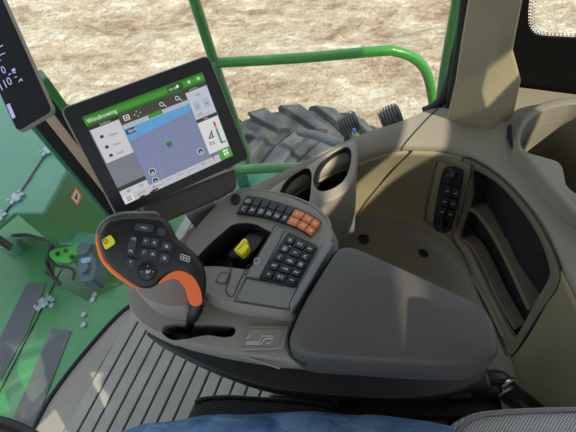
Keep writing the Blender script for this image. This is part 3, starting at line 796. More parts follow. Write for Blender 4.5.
# orange inner face of the neck (crescent shaped inlay)
ne = [(158, 284), (165, 276.5), (174, 271.5), (184, 271.5), (193, 277), (199, 286), (202, 296), (201.5, 304), (195, 306.5), (189.5, 303), (187, 293), (181.5, 283.5), (175, 279), (168, 280)]
nv = cr([LP(a, b, .0100) for a, b in ne], 4, True)
obj('orange_inlay', extr(nv, -ln * .026), ORANGE, lv, bevel=.002)
# grey shell behind the top left edge
gs = cr([LP(a, b, -.012) for a, b in [(97, 246), (96, 232), (103, 221), (118, 213.5), (140, 212.5), (160, 215), (150, 240), (120, 255)]], 4, True)
obj('back_shell', extr(gs, -ln * .02), mat('lever_grey', (110, 110, 108), .4), lv, bevel=.004)
# stem down to the slot
obj('stem', tube([LP(199, 300, -.01), U(195, 312, .750), U(191, 320, .725), U(190, 326, .69)], [.010, .0095, .008, .008], 12, sm=4), BLACK, lv)
# face buttons
def lb(px4, name, m=None, h=.0045, r=.22, icon=None, isz=.3):
    m = m or mat('thumb_key', (46, 48, 53), .35); q = rrect(px4, r, 3)
    o = obj(name, extr([LP(a, b, .0075 + h) for a, b in q], -ln * (h + .002)), m, lv, bevel=.001, seg=2)
    if icon:
        c = V((*px4[0], 0)); e1 = V((*px4[1], 0)) - c; e2 = V((*px4[3], 0)) - c; c = c + e1 / 2 + e2 / 2
        ls = {'a': [((-.6, 0), (-.2, 0)), ((0, -.6), (0, .6)), ((.3, -.4), (.3, .6)), ((.6, -.2), (.6, .4))], 'c': [((.3, -.5), (-.4, -.2)), ((-.4, -.2), (-.3, .5))], 'z': [((-.6, .5), (0, -.5)), ((0, -.5), (.1, .4)), ((.1, .4), (.6, .5))], 'x': [((-.5, -.5), (.4, .4)), ((.4, -.5), (-.2, .5)), ((-.5, .5), (.6, .5))]}[icon]
        def P_(u, v): p = c + e1 * isz * u + e2 * isz * v; return LP(p.x, p.y, .0078 + h)
        obj('symbol', join(*[bar(P_(*a), P_(*b), .0009, .0004, ln) for a, b in ls]), WHITE, o, smooth=False)
    return o
yb = lb([(101.5, 240.5), (110.5, 234.5), (116, 243), (105.5, 250.5)], 'yellow_button', YEL, .006, .25); yb['label'] = 'raised yellow button'
c = LP(105.5, 241.5, .0145)
obj('ring_symbol', tube([c + (LP(107.5, 241.5, .0145) - c) * math.cos(a) + (LP(105.5, 243.6, .0145) - c) * math.sin(a) for a in [k * math.pi / 6 for k in range(13)]], .0004, 5), BLACKP, yb)
lb([(136, 223), (154, 225), (153, 233), (133, 230)], 'thumb_button', icon='a')
lb([(158, 227), (166, 228.5), (164.5, 236), (157, 235)], 'blank_button')
lb([(130.5, 235), (138, 236), (134.5, 255), (126, 253)], 'rocker_button', icon=None)
for (a, b) in ((133.5, 239), (130.5, 251)):
    obj('symbol', join(bar(LP(a - 2, b, .0128), LP(a + 1, b - 1, .0128), .0009, .0004, ln), bar(LP(a + 1, b - 1, .0128), LP(a + 1.5, b + 1.5, .0128), .0009, .0004, ln)), WHITE, lv, smooth=False)
lb([(128, 257), (135.5, 260), (133, 269), (126.5, 264)], 'rocker_button', icon='c')
lb([(143, 236.5), (150.5, 237.5), (149.5, 245.5), (141.5, 244.5)], 'thumb_button', icon='c')
lb([(151, 237.5), (159, 239), (157.5, 247), (150, 245.7)], 'thumb_button', icon='z')
lb([(162, 241), (172, 243), (171, 251), (161, 249)], 'thumb_button', icon='x')
lb([(141, 248), (149, 249), (148, 257), (139.5, 256)], 'thumb_button', icon='c')
lb([(149.5, 249), (157.5, 250.5), (156, 258.5), (148.5, 257.2)], 'thumb_button', icon='z')
lb([(160.5, 252.5), (170.5, 254.5), (169, 263), (158.5, 261)], 'thumb_button', icon='x')
c = LP(147.5, 271.5, .0085)
dp = obj('round_pad', tube([c - ln * .003, c + ln * .0015, c + ln * .0025], [.0118, .0115, .0095], 28), BLACK, lv, ang=30)
obj('pad_ring', tube([c + ln * .0008 + ((LP(157, 272, .0085) - c).normalized() * math.cos(a) + ln.cross((LP(157, 272, .0085) - c).normalized()) * math.sin(a)) * .0128 for a in [k * math.pi / 14 for k in range(29)]], .0009, 6), GREY if False else DARK, dp)
def P_(u, v): return LP(147.5 + u, 271.5 + v, .0115)
obj('symbol', join(*[bar(P_(*a), P_(*b), .001, .0004, ln) for a, b in [((-2, 1), (-.5, -1.5)), ((-.5, -1.5), (1, 1.5)), ((1, 1.5), (3, -1.5)), ((-1.5, 2), (1.5, -.5)), ((0, -6), (.6, -5)), ((-6.5, 0), (-5.5, .6)), ((6, 0), (5, .6)), ((0, 6), (.6, 5))]]), WHITE, dp, smooth=False)
obj('grip_emblem', join(*[bar(LP(a[0], a[1], .0088), LP(b[0], b[1], .0088), .0009, .0004, ln) for a, b in [((181, 254), (190, 257)), ((190, 257), (189, 262)), ((189, 262), (180.5, 259)), ((180.5, 259), (181, 254)), ((181, 256.5), (189.5, 259.5)), ((184, 255), (183.5, 260)), ((187, 256), (186.5, 261))]]), WHITE, lv, smooth=False)

# ---------------------------------------------------------------- display
def quad3(pts, d0):
    r = [ray(*p) for p in pts]
    M = Matrix((-r[1], r[2], -r[3])).transposed(); s = M.inverted() @ (-r[0] * d0)
    return [CP + r[0] * d0, CP + r[1] * s[0], CP + r[2] * s[1], CP + r[3] * s[2]]
oq = quad3([(60.5, 109), (208.5, 55), (249.5, 158), (118, 218.5)], .60)
ds = empty('touch_display', oq[3], 'large tilted touch screen in black housing with green title bar', 'monitor')
dn = (oq[1] - oq[0]).cross(oq[3] - oq[0]).normalized()
if dn.dot(CP - oq[0]) < 0: dn = -dn
def DP(a, b, h=0): return UP(a, b, oq[0] + dn * h, dn)
def rq3(q, r, n=5):
    out = []
    for i in range(4):
        a, b, c = q[i - 1], q[i], q[(i + 1) % 4]; s = b + (a - b).normalized() * r; e = b + (c - b).normalized() * r
        for k in range(n + 1):
            t = k / n; out.append(s.lerp(b, t).lerp(b.lerp(e, t), t))
    return out
ho = rq3(oq, .010); hc = sum(oq, V((0, 0, 0))) / 4
hs = [[hc.lerp(p, .80) - dn * .034 for p in ho], [hc.lerp(p, .95) - dn * .030 for p in ho], [p - dn * .016 for p in ho], [p - dn * .002 for p in ho], [hc.lerp(p, .99) for p in ho]]
v_, f_ = loft(hs, True); f_ += [tuple(range(len(ho))), tuple(range(len(v_) - len(ho), len(v_)))]
obj('housing', (v_, f_), mat('display_black', (30, 32, 36), .4), ds, ang=50)
v_, f_ = loft([[p - dn * .004 for p in ho], [hc.lerp(p, 1.012) - dn * .005 for p in ho], [hc.lerp(p, 1.012) - dn * .010 for p in ho], [p - dn * .011 for p in ho]], True)
obj('edge_band', (v_, f_), mat('warm_grey_plastic', (128, 122, 112), .45), ds, ang=50)
sq_px = [(82, 117), (202, 72), (233, 155.5), (125.5, 204.5)]
sq = [DP(a, b, .0006) for a, b in sq_px]
scr = obj('screen', extr(sq, -dn * .0005), mat('screen_grey', (118, 126, 142), .2, emit=.85), ds, smooth=False)
def S(u, v, h=.0008):
    u = u * .24 / .27 if u < .27 else (.24 + (u - .27) * .56 / .53 if u < .80 else u)
    return sq[0].lerp(sq[1], u).lerp(sq[3].lerp(sq[2], u), v) + dn * h
sx, sy = (sq[1] - sq[0]).normalized(), (sq[0] - sq[3]).normalized()
EM = {}
def em(c, s=.85):
    k = tuple(c)
    if k not in EM: EM[k] = mat('screen_%d_%d_%d' % k, c, .3, emit=s)
    return EM[k]
def sr(u0, v0, u1, v1, c, name='screen_area', h=.0008, q=None):
    P = [S(u0, v0, h), S(u1, v0, h), S(u1, v1, h), S(u0, v1, h)]
    if q: P = [S(a, b, h) for a, b in q]
    return obj(name, extr(P, -dn * .0001), em(c), scr, smooth=False)
def st(s, u, v, size, c, name='screen_text'): return text(s, S(u, v, .0016), sx, sy, size, em(c), scr, name, depth=.0001)
for k, g in enumerate([(52, 112, 40), (64, 140, 46), (74, 152, 50), (66, 142, 46), (46, 104, 38)]): sr(0, k * .022, 1, k * .022 + .0222, g, 'title_bar', .0008)
sr(0, .11, .27, .15, (52, 46, 42), 'toolbar'); sr(.27, .11, .80, .22, (72, 66, 62), 'toolbar'); sr(.80, .11, 1, .145, (60, 56, 54), 'toolbar')
sr(.01, .15, .265, .52, (208, 208, 212), 'left_panel'); sr(.01, .52, .265, .80, (122, 126, 136), 'left_panel'); sr(0, .80, .265, .845, (52, 50, 48), 'toolbar'); sr(0, .845, .265, .915, (205, 206, 210), 'left_panel')
sr(.27, .22, .80, .265, (190, 196, 200), 'ruler_strip'); sr(.27, .265, .80, .37, (98, 164, 214), 'sky_band', q=[(.27, .265), (.80, .265), (.80, .34), (.27, .40)])
sr(.27, .37, .80, .91, (128, 136, 170), 'map_area', q=[(.27, .40), (.80, .34), (.80, .91), (.27, .91)])
sr(.47, .215, .585, .26, (66, 146, 50), 'green_tab', .001)
for k in range(26): sr(.285 + k * .02, .225, .289 + k * .02, .255, (120, 126, 130), 'ruler_tick', .001) if not .46 < .285 + k * .02 < .59 else None
for k in range(7):
    u = .30 + k * .075; sr(0, 0, 0, 0, (142, 150, 182), 'grid_line', .001, q=[(.535 + (u - .535) * .4, .39), (.5365 + (u - .535) * .4, .39), (u + .0025, .905), (u, .905)])
for v in (.46, .55, .67, .81): sr(.27, v, .80, v + .003, (142, 150, 182), 'grid_line', .001)
sr(.805, .15, .995, .46, (196, 202, 212), 'right_panel'); sr(.805, .46, .995, .50, (58, 56, 54), 'toolbar'); sr(.805, .50, .995, .875, (222, 224, 226), 'right_panel')
sr(.83, .27, .885, .37, (178, 186, 204), 'panel_button', .001); sr(.915, .27, .97, .37, (178, 186, 204), 'panel_button', .001)
st('|<', .842, .35, .007, (60, 66, 80)); st('>|', .925, .35, .007, (60, 66, 80)); st('=|=', .875, .22, .006, (70, 76, 90)); st('1.5 ft', .82, .425, .0052, (50, 52, 56)); sr(.82, .435, .95, .438, (120, 124, 130), 'rule', .001)
sr(.935, .55, .952, .60, (200, 60, 40), 'gauge', .001); sr(.935, .60, .952, .64, (222, 150, 60), 'gauge', .001); sr(.935, .64, .952, .80, (66, 140, 60), 'gauge', .001); sr(.938, .80, .985, .812, (50, 52, 54), 'gauge', .001)
st('0%', .835, .79, .0085, (40, 42, 46)); 
for q in ([(.85, .70), (.90, .63), (.905, .64), (.857, .71)], [(.85, .70), (.90, .70), (.90, .712), (.85, .712)], [(.885, .64), (.895, .64), (.895, .71), (.885, .71)]): sr(0, 0, 0, 0, (60, 64, 68), 'ramp_symbol', .001, q=q)
sr(0, .915, .88, 1, (196, 198, 202), 'bottom_bar'); sr(.885, .875, 1, 1, (84, 158, 62), 'green_button', .001)
for (a, b) in ((.925, .895), (.95, .895), (.925, .93), (.95, .93)): sr(a, b, a + .02, b + .026, (240, 245, 238), 'square_symbol', .0012)
sr(.925, .967, .968, .975, (200, 230, 190), 'square_symbol', .0012)
for u in (.10, .26, .37, .48, .59, .68, .78, .88): sr(u, .92, u + .003, .995, (140, 142, 148), 'divider', .001)
sr(.0, .915, .10, 1, (225, 225, 228), 'menu_button', .0009)
for v in (.93, .95, .97): sr(.03, v, .075, v + .008, (40, 40, 42), 'menu_symbol', .0012)
sr(.28, .93, .305, .965, (60, 150, 220), 'arrow_symbol', .0012, q=[(.28, .965), (.292, .93), (.305, .965), (.292, .955)])
st('?', .815, .965, .0125, (40, 42, 46)); st('AUTO', .135, .965, .0045, (60, 62, 66)); st('RTK', .71, .955, .0045, (50, 52, 56))
sr(.285, .955, .36, .96, (60, 62, 66), 'rule', .0012); sr(.50, .945, .55, .95, (110, 112, 116), 'rule', .0012); sr(.61, .945, .66, .95, (110, 112, 116), 'rule', .0012); sr(.40, .94, .45, .945, (110, 112, 116), 'rule', .0012)
st('Windrowing', .02, .08, .0085, (236, 244, 232)); st('Guidance', .10, .14, .0042, (210, 210, 210)); st('Start', .29, .315, .0060, (240, 240, 245))
o = sr(.275, .275, .345, .33, (46, 66, 96), 'start_tag', .0011)
st('Client', .13, .28, .0050, (70, 72, 76)); st('Farm', .13, .385, .0050, (70, 72, 76)); st('Field', .13, .48, .0050, (70, 72, 76)); st('60', .06, .89, .006, (50, 52, 56)); st('12%', .17, .89, .005, (50, 52, 56)); st('AutoTrac', .84, .14, .0036, (210, 210, 210)); st('Gain', .87, .49, .0040, (210, 210, 210))
for v in (.235, .35, .445): sr(.06, v, .09, v + .03, (50, 52, 56), 'list_symbol', .0012)
def ringS(u, v, r, c, name):
    cc_ = S(u, v, .0014); obj(name, tube([cc_ + sx * r * math.cos(a) + sy * r * math.sin(a) for a in [k * math.pi / 8 for k in range(17)]], .0005, 5), em(c), scr)
def discS(u, v, r, c, name, h=.0012): cc_ = S(u, v, h); obj(name, extr([cc_ + sx * r * math.cos(a) + sy * r * math.sin(a) for a in [k * math.pi / 8 for k in range(16)]], -dn * .0001), em(c), scr, smooth=False)
ringS(.60, .165, .0028, (230, 230, 230), 'zoom_symbol'); ringS(.73, .165, .0028, (230, 230, 230), 'zoom_symbol'); sr(0, 0, 0, 0, (230, 230, 230), 'zoom_handle', .0012, q=[(.612, .18), (.617, .178), (.632, .205), (.627, .208)]); sr(0, 0, 0, 0, (230, 230, 230), 'zoom_handle', .0012, q=[(.742, .18), (.747, .178), (.762, .205), (.757, .208)])
sr(.30, .135, .345, .19, (225, 225, 225), 'frame_symbol', .0011); sr(.308, .143, .337, .182, (72, 66, 62), 'frame_symbol', .0012); sr(.317, .155, .330, .172, (225, 225, 225), 'frame_symbol', .0013)
for a, b in ((.405, .14), (.43, .165), (.405, .19), (.385, .165)): discS(a, b, .0010, (200, 200, 200), 'dot_symbol')
discS(.78, .055, .0060, (42, 88, 36), 'status_pill'); sr(.68, .02, .78, .085, (42, 88, 36), 'status_pill', .0011); st('101:30', .69, .07, .0052, (225, 235, 222)); discS(.765, .05, .0022, (240, 245, 240), 'status_symbol', .0016)
for u in (.865, .95): discS(u, .05, .0034, (120, 180, 110), 'title_symbol'); discS(u, .05, .0016, (225, 240, 220), 'title_symbol', .0014)
for u, v in ((.33, .79), (.325, .895), (.745, .80)): discS(u, v, .0048, (60, 62, 68), 'map_button'); ringS(u, v, .0048, (225, 228, 232), 'map_ring'); discS(u, v + .012, .0022, (170, 172, 178), 'map_symbol', .0014)
sr(.515, .565, .555, .60, (40, 110, 50), 'vehicle_symbol', .0013); sr(.522, .60, .53, .625, (20, 40, 24), 'vehicle_symbol', .0013); sr(.542, .60, .55, .625, (20, 40, 24), 'vehicle_symbol', .0013); sr(.527, .55, .543, .58, (60, 150, 60), 'vehicle_symbol', .0014)
for u, v in ((.14, .985), (.24, .985), (.27, .975)): sr(u, v, u + .05, v + .02, (60, 20, 24), 'bar_symbol', .0012)
# rear mounting block and arm
bk = [DP(a, b, -.030) for a, b in [(140, 206), (236, 168), (238, 186), (234, 192), (212, 203), (166, 223), (150, 226)]]
bs = empty('display_bracket', U(205, 215, .75), 'dark taupe bracket holding the large touch screen from below', 'bracket')
TD = mat('dark_taupe', (74, 68, 62), .5, bump=.2)
obj('mount_block', extr(bk, -dn * .025), TD, bs, bevel=.006)
ar = [DP(184, 214, -.06), DP(213, 201, -.06), U(220, 210, .752), U(196, 231, .752)]
obj('swivel_arm', extr(ar, V((.006, .012, -.012))), mat('arm_dark_taupe', (58, 52, 46), .55), bs, bevel=.003)
# ---------------------------------------------------------------- corner display
cq = quad3([(-22.5, 45), (12.5, 21), (53.5, 113), (18, 134)], .52)
cd_ = empty('corner_display', cq[2], 'small narrow black readout with pale digits at upper left corner', 'display')
cn = (cq[1] - cq[0]).cross(cq[3] - cq[0]).normalized()
if cn.dot(CP - cq[0]) < 0: cn = -cn
ex = (cq[0] - cq[3]).normalized() * .09
cq[0] += ex; cq[1] += ex
co = rq3(cq, .008); cc_ = sum(cq, V((0, 0, 0))) / 4
v_, f_ = loft([[p - cn * .006 for p in co], [p - cn * .003 for p in co], [p.lerp(cc_, .015) for p in co], [p.lerp(cc_, .03) - cn * .001 for p in co]], True); f_ += [tuple(range(len(co)))]
obj('housing', (v_, f_), mat('warm_grey_plastic', (128, 122, 112), .45), cd_, ang=50)
obj('screen_face', extr([p.lerp(cc_, .03) - cn * .0005 for p in co], -cn * .002), mat('readout_black', (6, 6, 8), .3, spec=.15), cd_, ang=30)
cx_, cy_ = (cq[2] - cq[3]).normalized(), (cq[1] - cq[2]).normalized()
LAV = mat('readout_lavender', (176, 168, 226), .4, emit=.9)
def CDP(a, b): return UP(a, b, cq[0] + cn * .0008, cn)
text('0', CDP(3, 74.5), cx_, cy_, .0130, LAV, cd_, 'digits', depth=.0001); text('110', CDP(.5, 91.5), cx_, cy_, .0140, LAV, cd_, 'digits', depth=.0001)
def cbar(a, b, w, name='digits'): obj(name, bar(CDP(*a), CDP(*b), w, .0003, cn), LAV, cd_, smooth=False)
cbar((8, 104), (14, 118), .0052, 'level_bar')
cbar((8.5, 75), (11, 73.5), .0012); cbar((12, 71), (15, 69), .003, 'unit_symbol'); cbar((13, 73), (16, 72), .0012, 'unit_symbol'); cbar((19, 82), (21, 78.5), .0012, 'unit_symbol'); cbar((21, 78.5), (22.5, 81), .0012, 'unit_symbol'); cbar((14.5, 77.5), (17, 76.5), .0008)
cbar((-2, 56), (5, 53), .0010); cbar((-2, 48), (3, 45), .0010); cbar((-2, 62), (1, 60), .0010)
obj('mounting_stem', tube([CDP(20, 100) - cn * .012, CDP(18, 108) - cn * .05, V((-.56, .62, 1.0))], .010, 10), DARK, cd_)

# ================================================================ OUTSIDE
# handrail
HY = 1.26
hr = empty('handrail', UY(213, 62, HY), 'green tubular handrail with bent end outside the side window', 'handrail')
top_ = [UY(213, 63, HY), UY(300, 58, HY), UY(380, 51, HY), UY(396, 51.5, HY), UY(412, 57, HY), UY(424, 68, HY), UY(430, 84, HY), UY(433, 104, HY), UY(436, 130, HY)]
HR = .0175
obj('top_rail', tube(top_, HR, 14, sm=6), BRGREEN, hr)
obj('post', tube([UY(188, -20, HY), UY(195, 2, HY), UY(214, 62, HY), UY(232, 112, HY), UY(258, 190, HY)], HR, 14), GREEN, hr)
obj('weld_collar', tube([UY(213, 63, HY), UY(217, 62.6, HY)], HR * 1.25, 14), GREEN, hr)
# green pole beside the pillar
gp = obj('grab_pole', tube([UY(461, -60, .90), UY(459, 0, .90), UY(446, 70, .90), UY(441, 104, .90), UY(441, 104, .90) + V((-.003, 0, -.6)), UY(441, 104, .90) + V((-.003, 0, -2.75))], .016, 14), GREEN)
tag(gp, 'thin upright green pole just outside, left of tan pillar', 'pole')
# platform with low rail near the tyre
plt = empty('side_platform', U(262, 180, -.1), 'dusty green platform and low bar under the touch screen corner', 'platform')
obj('platform_deck', prism([(205, 262), (235, 168), (262, 166), (330, 160), (380, 250), (300, 330)], -.12, -.16), TEAL, plt, bevel=.004)
obj('low_bar', tube([U(236, 170, .02), U(262, 168.5, .02), U(310, 167, .02)], .02, 12), GREEN, plt)
obj('bar_bracket', bar(U(240, 172, .0), U(244, 184, -.12), .05, .03), TEAL, plt, bevel=.005)

# tyre
ty = empty('tractor_tyre', V((-.2, 1.85, -2.0)), 'large black lugged tyre on the soil outside the side window', 'tyre')
TR, TWd, TC = .78, .62, V((-.24, 1.95, -1.52))
prof = [(-.31, .52), (-.31, .60), (-.30, .68), (-.25, .74), (-.12, .765), (0, .77), (.12, .765), (.25, .74), (.30, .68), (.31, .60), (.31, .52)]
rows = []
for k in range(48):
    a = 2 * math.pi * k / 48; rows.append([TC + V((math.cos(a) * r * 1.06, y, math.sin(a) * r * 1.06)) for y, r in prof])
rows.append(rows[0]); obj('carcass', loft(rows), TYRE, ty, ang=60)
for k in range(22):
    for s in (-1, 1):
        a0 = 2 * math.pi * (k + (.5 if s > 0 else 0)) / 22
        pts = []
        top = []; bot = []
        w_ = .055
        for (y, da, r) in ((.015 * s, .0, .80), (.13 * s, .13, .80), (.25 * s, .24, .775), (.315 * s, .27, .70)):
            for sd in (-1,): pass
            top.append((y, a0 + da, r))
        left = [TC + V((math.cos(a - w_ * (1 + i * .25)) * r * 1.09, y, math.sin(a - w_ * (1 + i * .25)) * r * 1.09)) for i, (y, a, r) in enumerate(top)]
        right = [TC + V((math.cos(a + w_ * (1 + i * .25)) * r * 1.09, y, math.sin(a + w_ * (1 + i * .25)) * r * 1.09)) for i, (y, a, r) in enumerate(top)]
        ol = left + right[::-1]
        inn = [TC + V(((p - TC).x * .88, (p - TC).y, (p - TC).z * .88)) for p in ol]
        n8 = len(ol)
        f8 = [(0, 1, 6, 7), (1, 2, 5, 6), (2, 3, 4, 5)] + [(i, (i + 1) % n8, n8 + (i + 1) % n8, n8 + i) for i in range(n8)]
        obj('tread_lug', (ol + inn, f8), TYRE, ty, bevel=.012, seg=2)
obj('wheel_rim', join(cyl(TC - V((0, .25, 0)), (0, 1, 0), .55, .06, 40), cyl(TC - V((0, .27, 0)), (0, 1, 0), .16, .1, 24)), MATS.setdefault('rim_yellow', mat('rim_yellow', (210, 180, 40), .4)), ty, ang=40)

# ribbed work lamps
def lamp(px, py, z, R, yaw, label):
    c = U(px, py, z); r = empty('work_lamp', c, label, 'lamp', None)
    ax = (V((math.cos(yaw), math.sin(yaw), .30))).normalized(); up = V((0, 0, 1)); s = ax.cross(up).normalized(); u = s.cross(ax)
    segs = []
    def ring(off, f, e=1.0): 
        return [c + ax * off + (s * math.copysign(abs(math.cos(a)) ** .85, math.cos(a)) + u * math.copysign(abs(math.sin(a)) ** .85, math.sin(a)) * e) * R * f for a in [2 * math.pi * k / 24 for k in range(24)]]
    v, f = loft([ring(-.6 * R, .6), ring(-.6 * R, .62), ring(.9 * R, .72), ring(.9 * R, .6)], True); f += [tuple(range(24)), tuple(range(72, 96))]
    obj('housing', (v, f), HEATD, r, ang=40)
    for k in range(7):
        o_ = (-.75 + k * .25) * R; v, f = loft([ring(o_, [.72, .88, .97, 1.0, 1.0, .97, .90][k]), ring(o_ + .13 * R, [.72, .88, .97, 1.0, 1.0, .97, .90][k])], True); f += [tuple(range(24)), tuple(range(24, 48))]
        obj('cooling_fin', (v, f), HEAT, r, ang=40)
    v, f = loft([ring(.9 * R, .8), ring(1.0 * R, .78), ring(1.05 * R, .6)], True); f.append(tuple(range(48, 72)))
    obj('lamp_face', (v, f), HEAT, r, ang=40)
    obj('mount_arm', bar(c - V((0, 0, R * .5)), V((c.x, .80, -.04)), .02, .012), HEATD, r, bevel=.002)
    return r, c, ax, s, u
r1, c1, ax1, s1, u1 = lamp(347, 125, .35, .036, .2, 'round finned black lamp with a blue connector, outside window')
obj('connector', cyl(U(354, 131, .37), (0, 0, 1), .005, .008, 10), BLUE, r1)
lamp(389, 118, .35, .036, .2, 'finned black lamp nearest the tan pillar, outside window')
lb_ = obj('lamp_hose', tube([U(300, 132, .1), U(318, 136, .18), U(334, 142, .24), U(350, 150, .28)], .017, 10, sm=4), mat('grey_hose', (86, 92, 98), .5))
tag(lb_, 'thick grey hose curving over the tyre beside finned lamp', 'hose')

# ---- green machine front (seen through the windshield)
mb_ = empty('machine_body', U(50, 300, -.5), 'green painted machine front with panels, hinges and grip strips', 'machine')
ZH, ZD = .20, -.09
hood = [(-60, 240), (-60, 60), (30, 96), (48, 108), (60, 118), (100, 145), (70.5, 162.5), (43, 212.5), (15, 212.5), (0, 224)]
hpz = [(-70, 100), (20, 75), (55, 98), (100, 122), (70.5, 163), (43, 212.5), (15, 212.5), (-5, 229), (-70, 290)]
obj('hood_panel', extr(pz(hpz, ZH), V((0, 0, -.02))), TEAL, mb_, bevel=.006)
seam2 = lambda pxs, z, w, m, name: obj(name, tube(cr([U(a, b, z) for a, b in pxs], 2), w, 6), m, mb_)
seam2([(52, 144), (34, 172), (18, 196), (0, 219), (-20, 240)], ZH + .002, .004, BLACK, 'panel_gap')
def hinge(px, py, z, ang, L=.055):
    c = U(px, py, z + .004); h = obj('hinge', join(box(c, (L, .022, .008), ang), box(c + V((math.cos(ang + 1.57) * .0, 0, .004)), (L * .35, .045, .008), ang)), STEEL, mb_, bevel=.003, seg=2)
    for s in (-1, 1):
        for t in (-1, 1):
            p = c + V((math.cos(ang) * L * .4 * s - math.sin(ang) * .012 * t, math.sin(ang) * L * .4 * s + math.cos(ang) * .012 * t, .004)); obj('bolt', cyl(p, (0, 0, 1), .006, .004, 6), STEEL, h)
hinge(47.5, 151, ZH, .9); hinge(16.5, 198, ZH, .9); hinge(-1, 218, ZH, .9)
# tall dark green side wall to the right of the hood
swl = [(62, 138), (82, 142), (104, 166), (122, 186), (140, 240), (108, 250), (70.5, 163)]
wt = [U(70.5, 163, ZH), U(43, 212.5, ZH)]
# far lower structures
dk_px = [(-80, 500), (-80, 240), (20, 232), (62, 236), (100, 230), (112, 200), (150, 200), (200, 240), (200, 330), (150, 420), (60, 520)]
DECKG = mat('deck_green', (44, 124, 66), .38, noise=.1, nscale=3, coat=.3)
obj('deck_panel', extr(pz([(-80, 520), (-80, 236), (22, 236), (50, 238), (46, 275), (88, 300), (150, 270), (176, 262), (210, 300), (150, 420), (60, 520)], ZD), V((0, 0, -.06))), DECKG, mb_, bevel=.006)
# low floor of the recess, dark green
obj('lower_panel', extr(pz([(-80, 240), (40, 90), (120, 130), (200, 200), (220, 300), (100, 330), (-80, 320)], -.40), V((0, 0, -.05))), GREEN, mb_)
# side wall panel with decal: slanted sheet from hood edge down
swq = [p + V((-.004, 0, -.01)) for p in (U(70.5, 163, ZH), U(100, 108, ZH))] 
swq = [swq[0], swq[1], V((swq[1].x, swq[1].y, -.35)), V((swq[0].x, swq[0].y, -.35)), V((U(43, 212.5, ZH).x, U(43, 212.5, ZH).y, -.35)), U(43, 212.5, ZH - .01)]
obj('side_wall', extr(swq, V((-.02, .0, 0))), mat('green_sheet', (40, 110, 46), .45, noise=.12, nscale=5), mb_, bevel=.003)
obj('recess_wall', extr([U(15, 212.5, ZH - .01), U(43, 212.5, ZH - .01), V((U(43, 212.5, ZH).x, U(43, 212.5, ZH).y, -.35)), V((U(15, 212.5, ZH).x, U(15, 212.5, ZH).y, -.35))], V((0, .02, 0))), MATS['green_sheet'], mb_, bevel=.003)
swn = (swq[3] - swq[0]).cross(swq[5] - swq[0]).normalized()
if swn.dot(CP - swq[0]) < 0: swn = -swn
def SW(a, b, h=.006): return UP(a, b, swq[0] + swn * h, swn)
dq = [SW(75.5, 187.5), (SW(81, 194)), SW(77, 205), SW(71, 198)]
dc = obj('warning_decal', extr([SW(76, 187), SW(82, 195.5), SW(77.5, 206), SW(70.5, 198)], -swn * .003), mat('decal_orange', (214, 100, 60), .5), mb_, smooth=False)
obj('decal_face', extr([SW(76, 189.5, .008), SW(80.3, 195.8, .008), SW(77, 203.6, .008), SW(72, 198, .008)], -swn * .001), mat('decal_white', (215, 215, 205), .5), dc, smooth=False)
obj('decal_symbol', join(bar(SW(75, 198, .010), SW(77.5, 196, .010), .010, .001, swn), bar(SW(77, 193, .010), SW(76.5, 200, .010), .007, .001, swn)), BLACKP, dc, smooth=False)
# step box
obj('step_box', prism([(62, 227), (77, 228), (80, 231), (98, 234), (108, 239), (104, 247), (88, 245), (58, 244)], .0, -.09), TEAL, mb_, bevel=.008)
# deck seams, strips
seam2([(64, 264), (48, 296), (30, 332), (8, 375), (-10, 410)], ZD + .002, .003, BLACK, 'panel_gap')
seam2([(118, 284), (92, 286), (60, 288)], ZD + .003, .004, GREEN, 'panel_gap')
# bright right hand panel
strips = [[(27, 283), (46, 283), (28, 330), (0, 380), (-14, 366)], [(52, 328), (71, 331), (52, 380), (33, 430), (18, 430), (10, 425)]]
for s_ in strips:
    obj('grip_strip', extr(pz(s_, ZD + .004), V((0, 0, -.003))), GRIP, mb_, smooth=False)
for (a, b) in ((44, 303), ): hinge(a, b, ZD, .9, .07)
for (a, b) in ((53, 300), (52, 306), (95, 295), (93, 300), (84, 315), (84, 325), (119, 243), (64, 268)):
    obj('bolt', cyl(U(a, b, ZD + .002), (0, 0, 1), .010, .006, 8), STEEL, mb_)
# bright bracket with hydraulic coupler
bkt = empty('latch_bracket', U(75, 258, -.09), 'green latch bracket with bolt holes beside the grey coupler', 'bracket')
bo = cr([U(a, b, .0) for a, b in [(49, 252), (58, 248), (70, 246), (80, 243), (88, 247), (86, 252), (76, 255), (70, 262), (60, 262), (52, 259)]], 4, True)
obj('plate', extr(bo, V((0, 0, -.02))), mat('bracket_green', (60, 165, 54), .4), bkt, bevel=.004)
for a, b in ((58, 254), (66, 251), (72, 257), (80, 247)): obj('bolt', cyl(U(a, b, 0.002), (0, 0, 1), .008, .006, 8), BLACK, bkt)
obj('rubber_edge', tube(cr([U(a, b, -.01) for a, b in [(48, 253), (50, 261), (58, 266), (68, 267), (74, 272), (73, 280)]], 4), .006, 8), RUB, bkt)
cpl = empty('hydraulic_coupler', U(86, 265, -.09), 'blue-grey coupler block between green latch bracket and lever handle', 'coupler')
obj('block', prism([(78, 254), (92, 252), (95, 262), (93, 280), (80, 281), (76, 268)], 0.0, -.09), mat('coupler_blue_grey', (66, 84, 96), .45), cpl, bevel=.012)
obj('collar', join(cyl(U(85, 250, 0.0), (0, 0, 1), .026, .015, 16), cyl(U(86, 270, 0.0), (0, 0, 1), .018, .02, 16)), MATS['coupler_blue_grey'], cpl, ang=40)
obj('clamp', prism([(81, 258), (91, 257), (89, 262), (86, 263), (86, 268), (83, 268), (83, 263), (80, 262)], 0.012, 0.0), mat('pale_blue_paint', (130, 160, 185), .4), cpl, bevel=.003)
hs_ = obj('hydraulic_hose', tube(cr([U(a, b, -.06) for a, b in [(12, 236), (26, 235), (42, 239), (55, 241), (50, 250), (47, 262), (52, 275), (60, 284)]], 5), .008, 8), RUB)
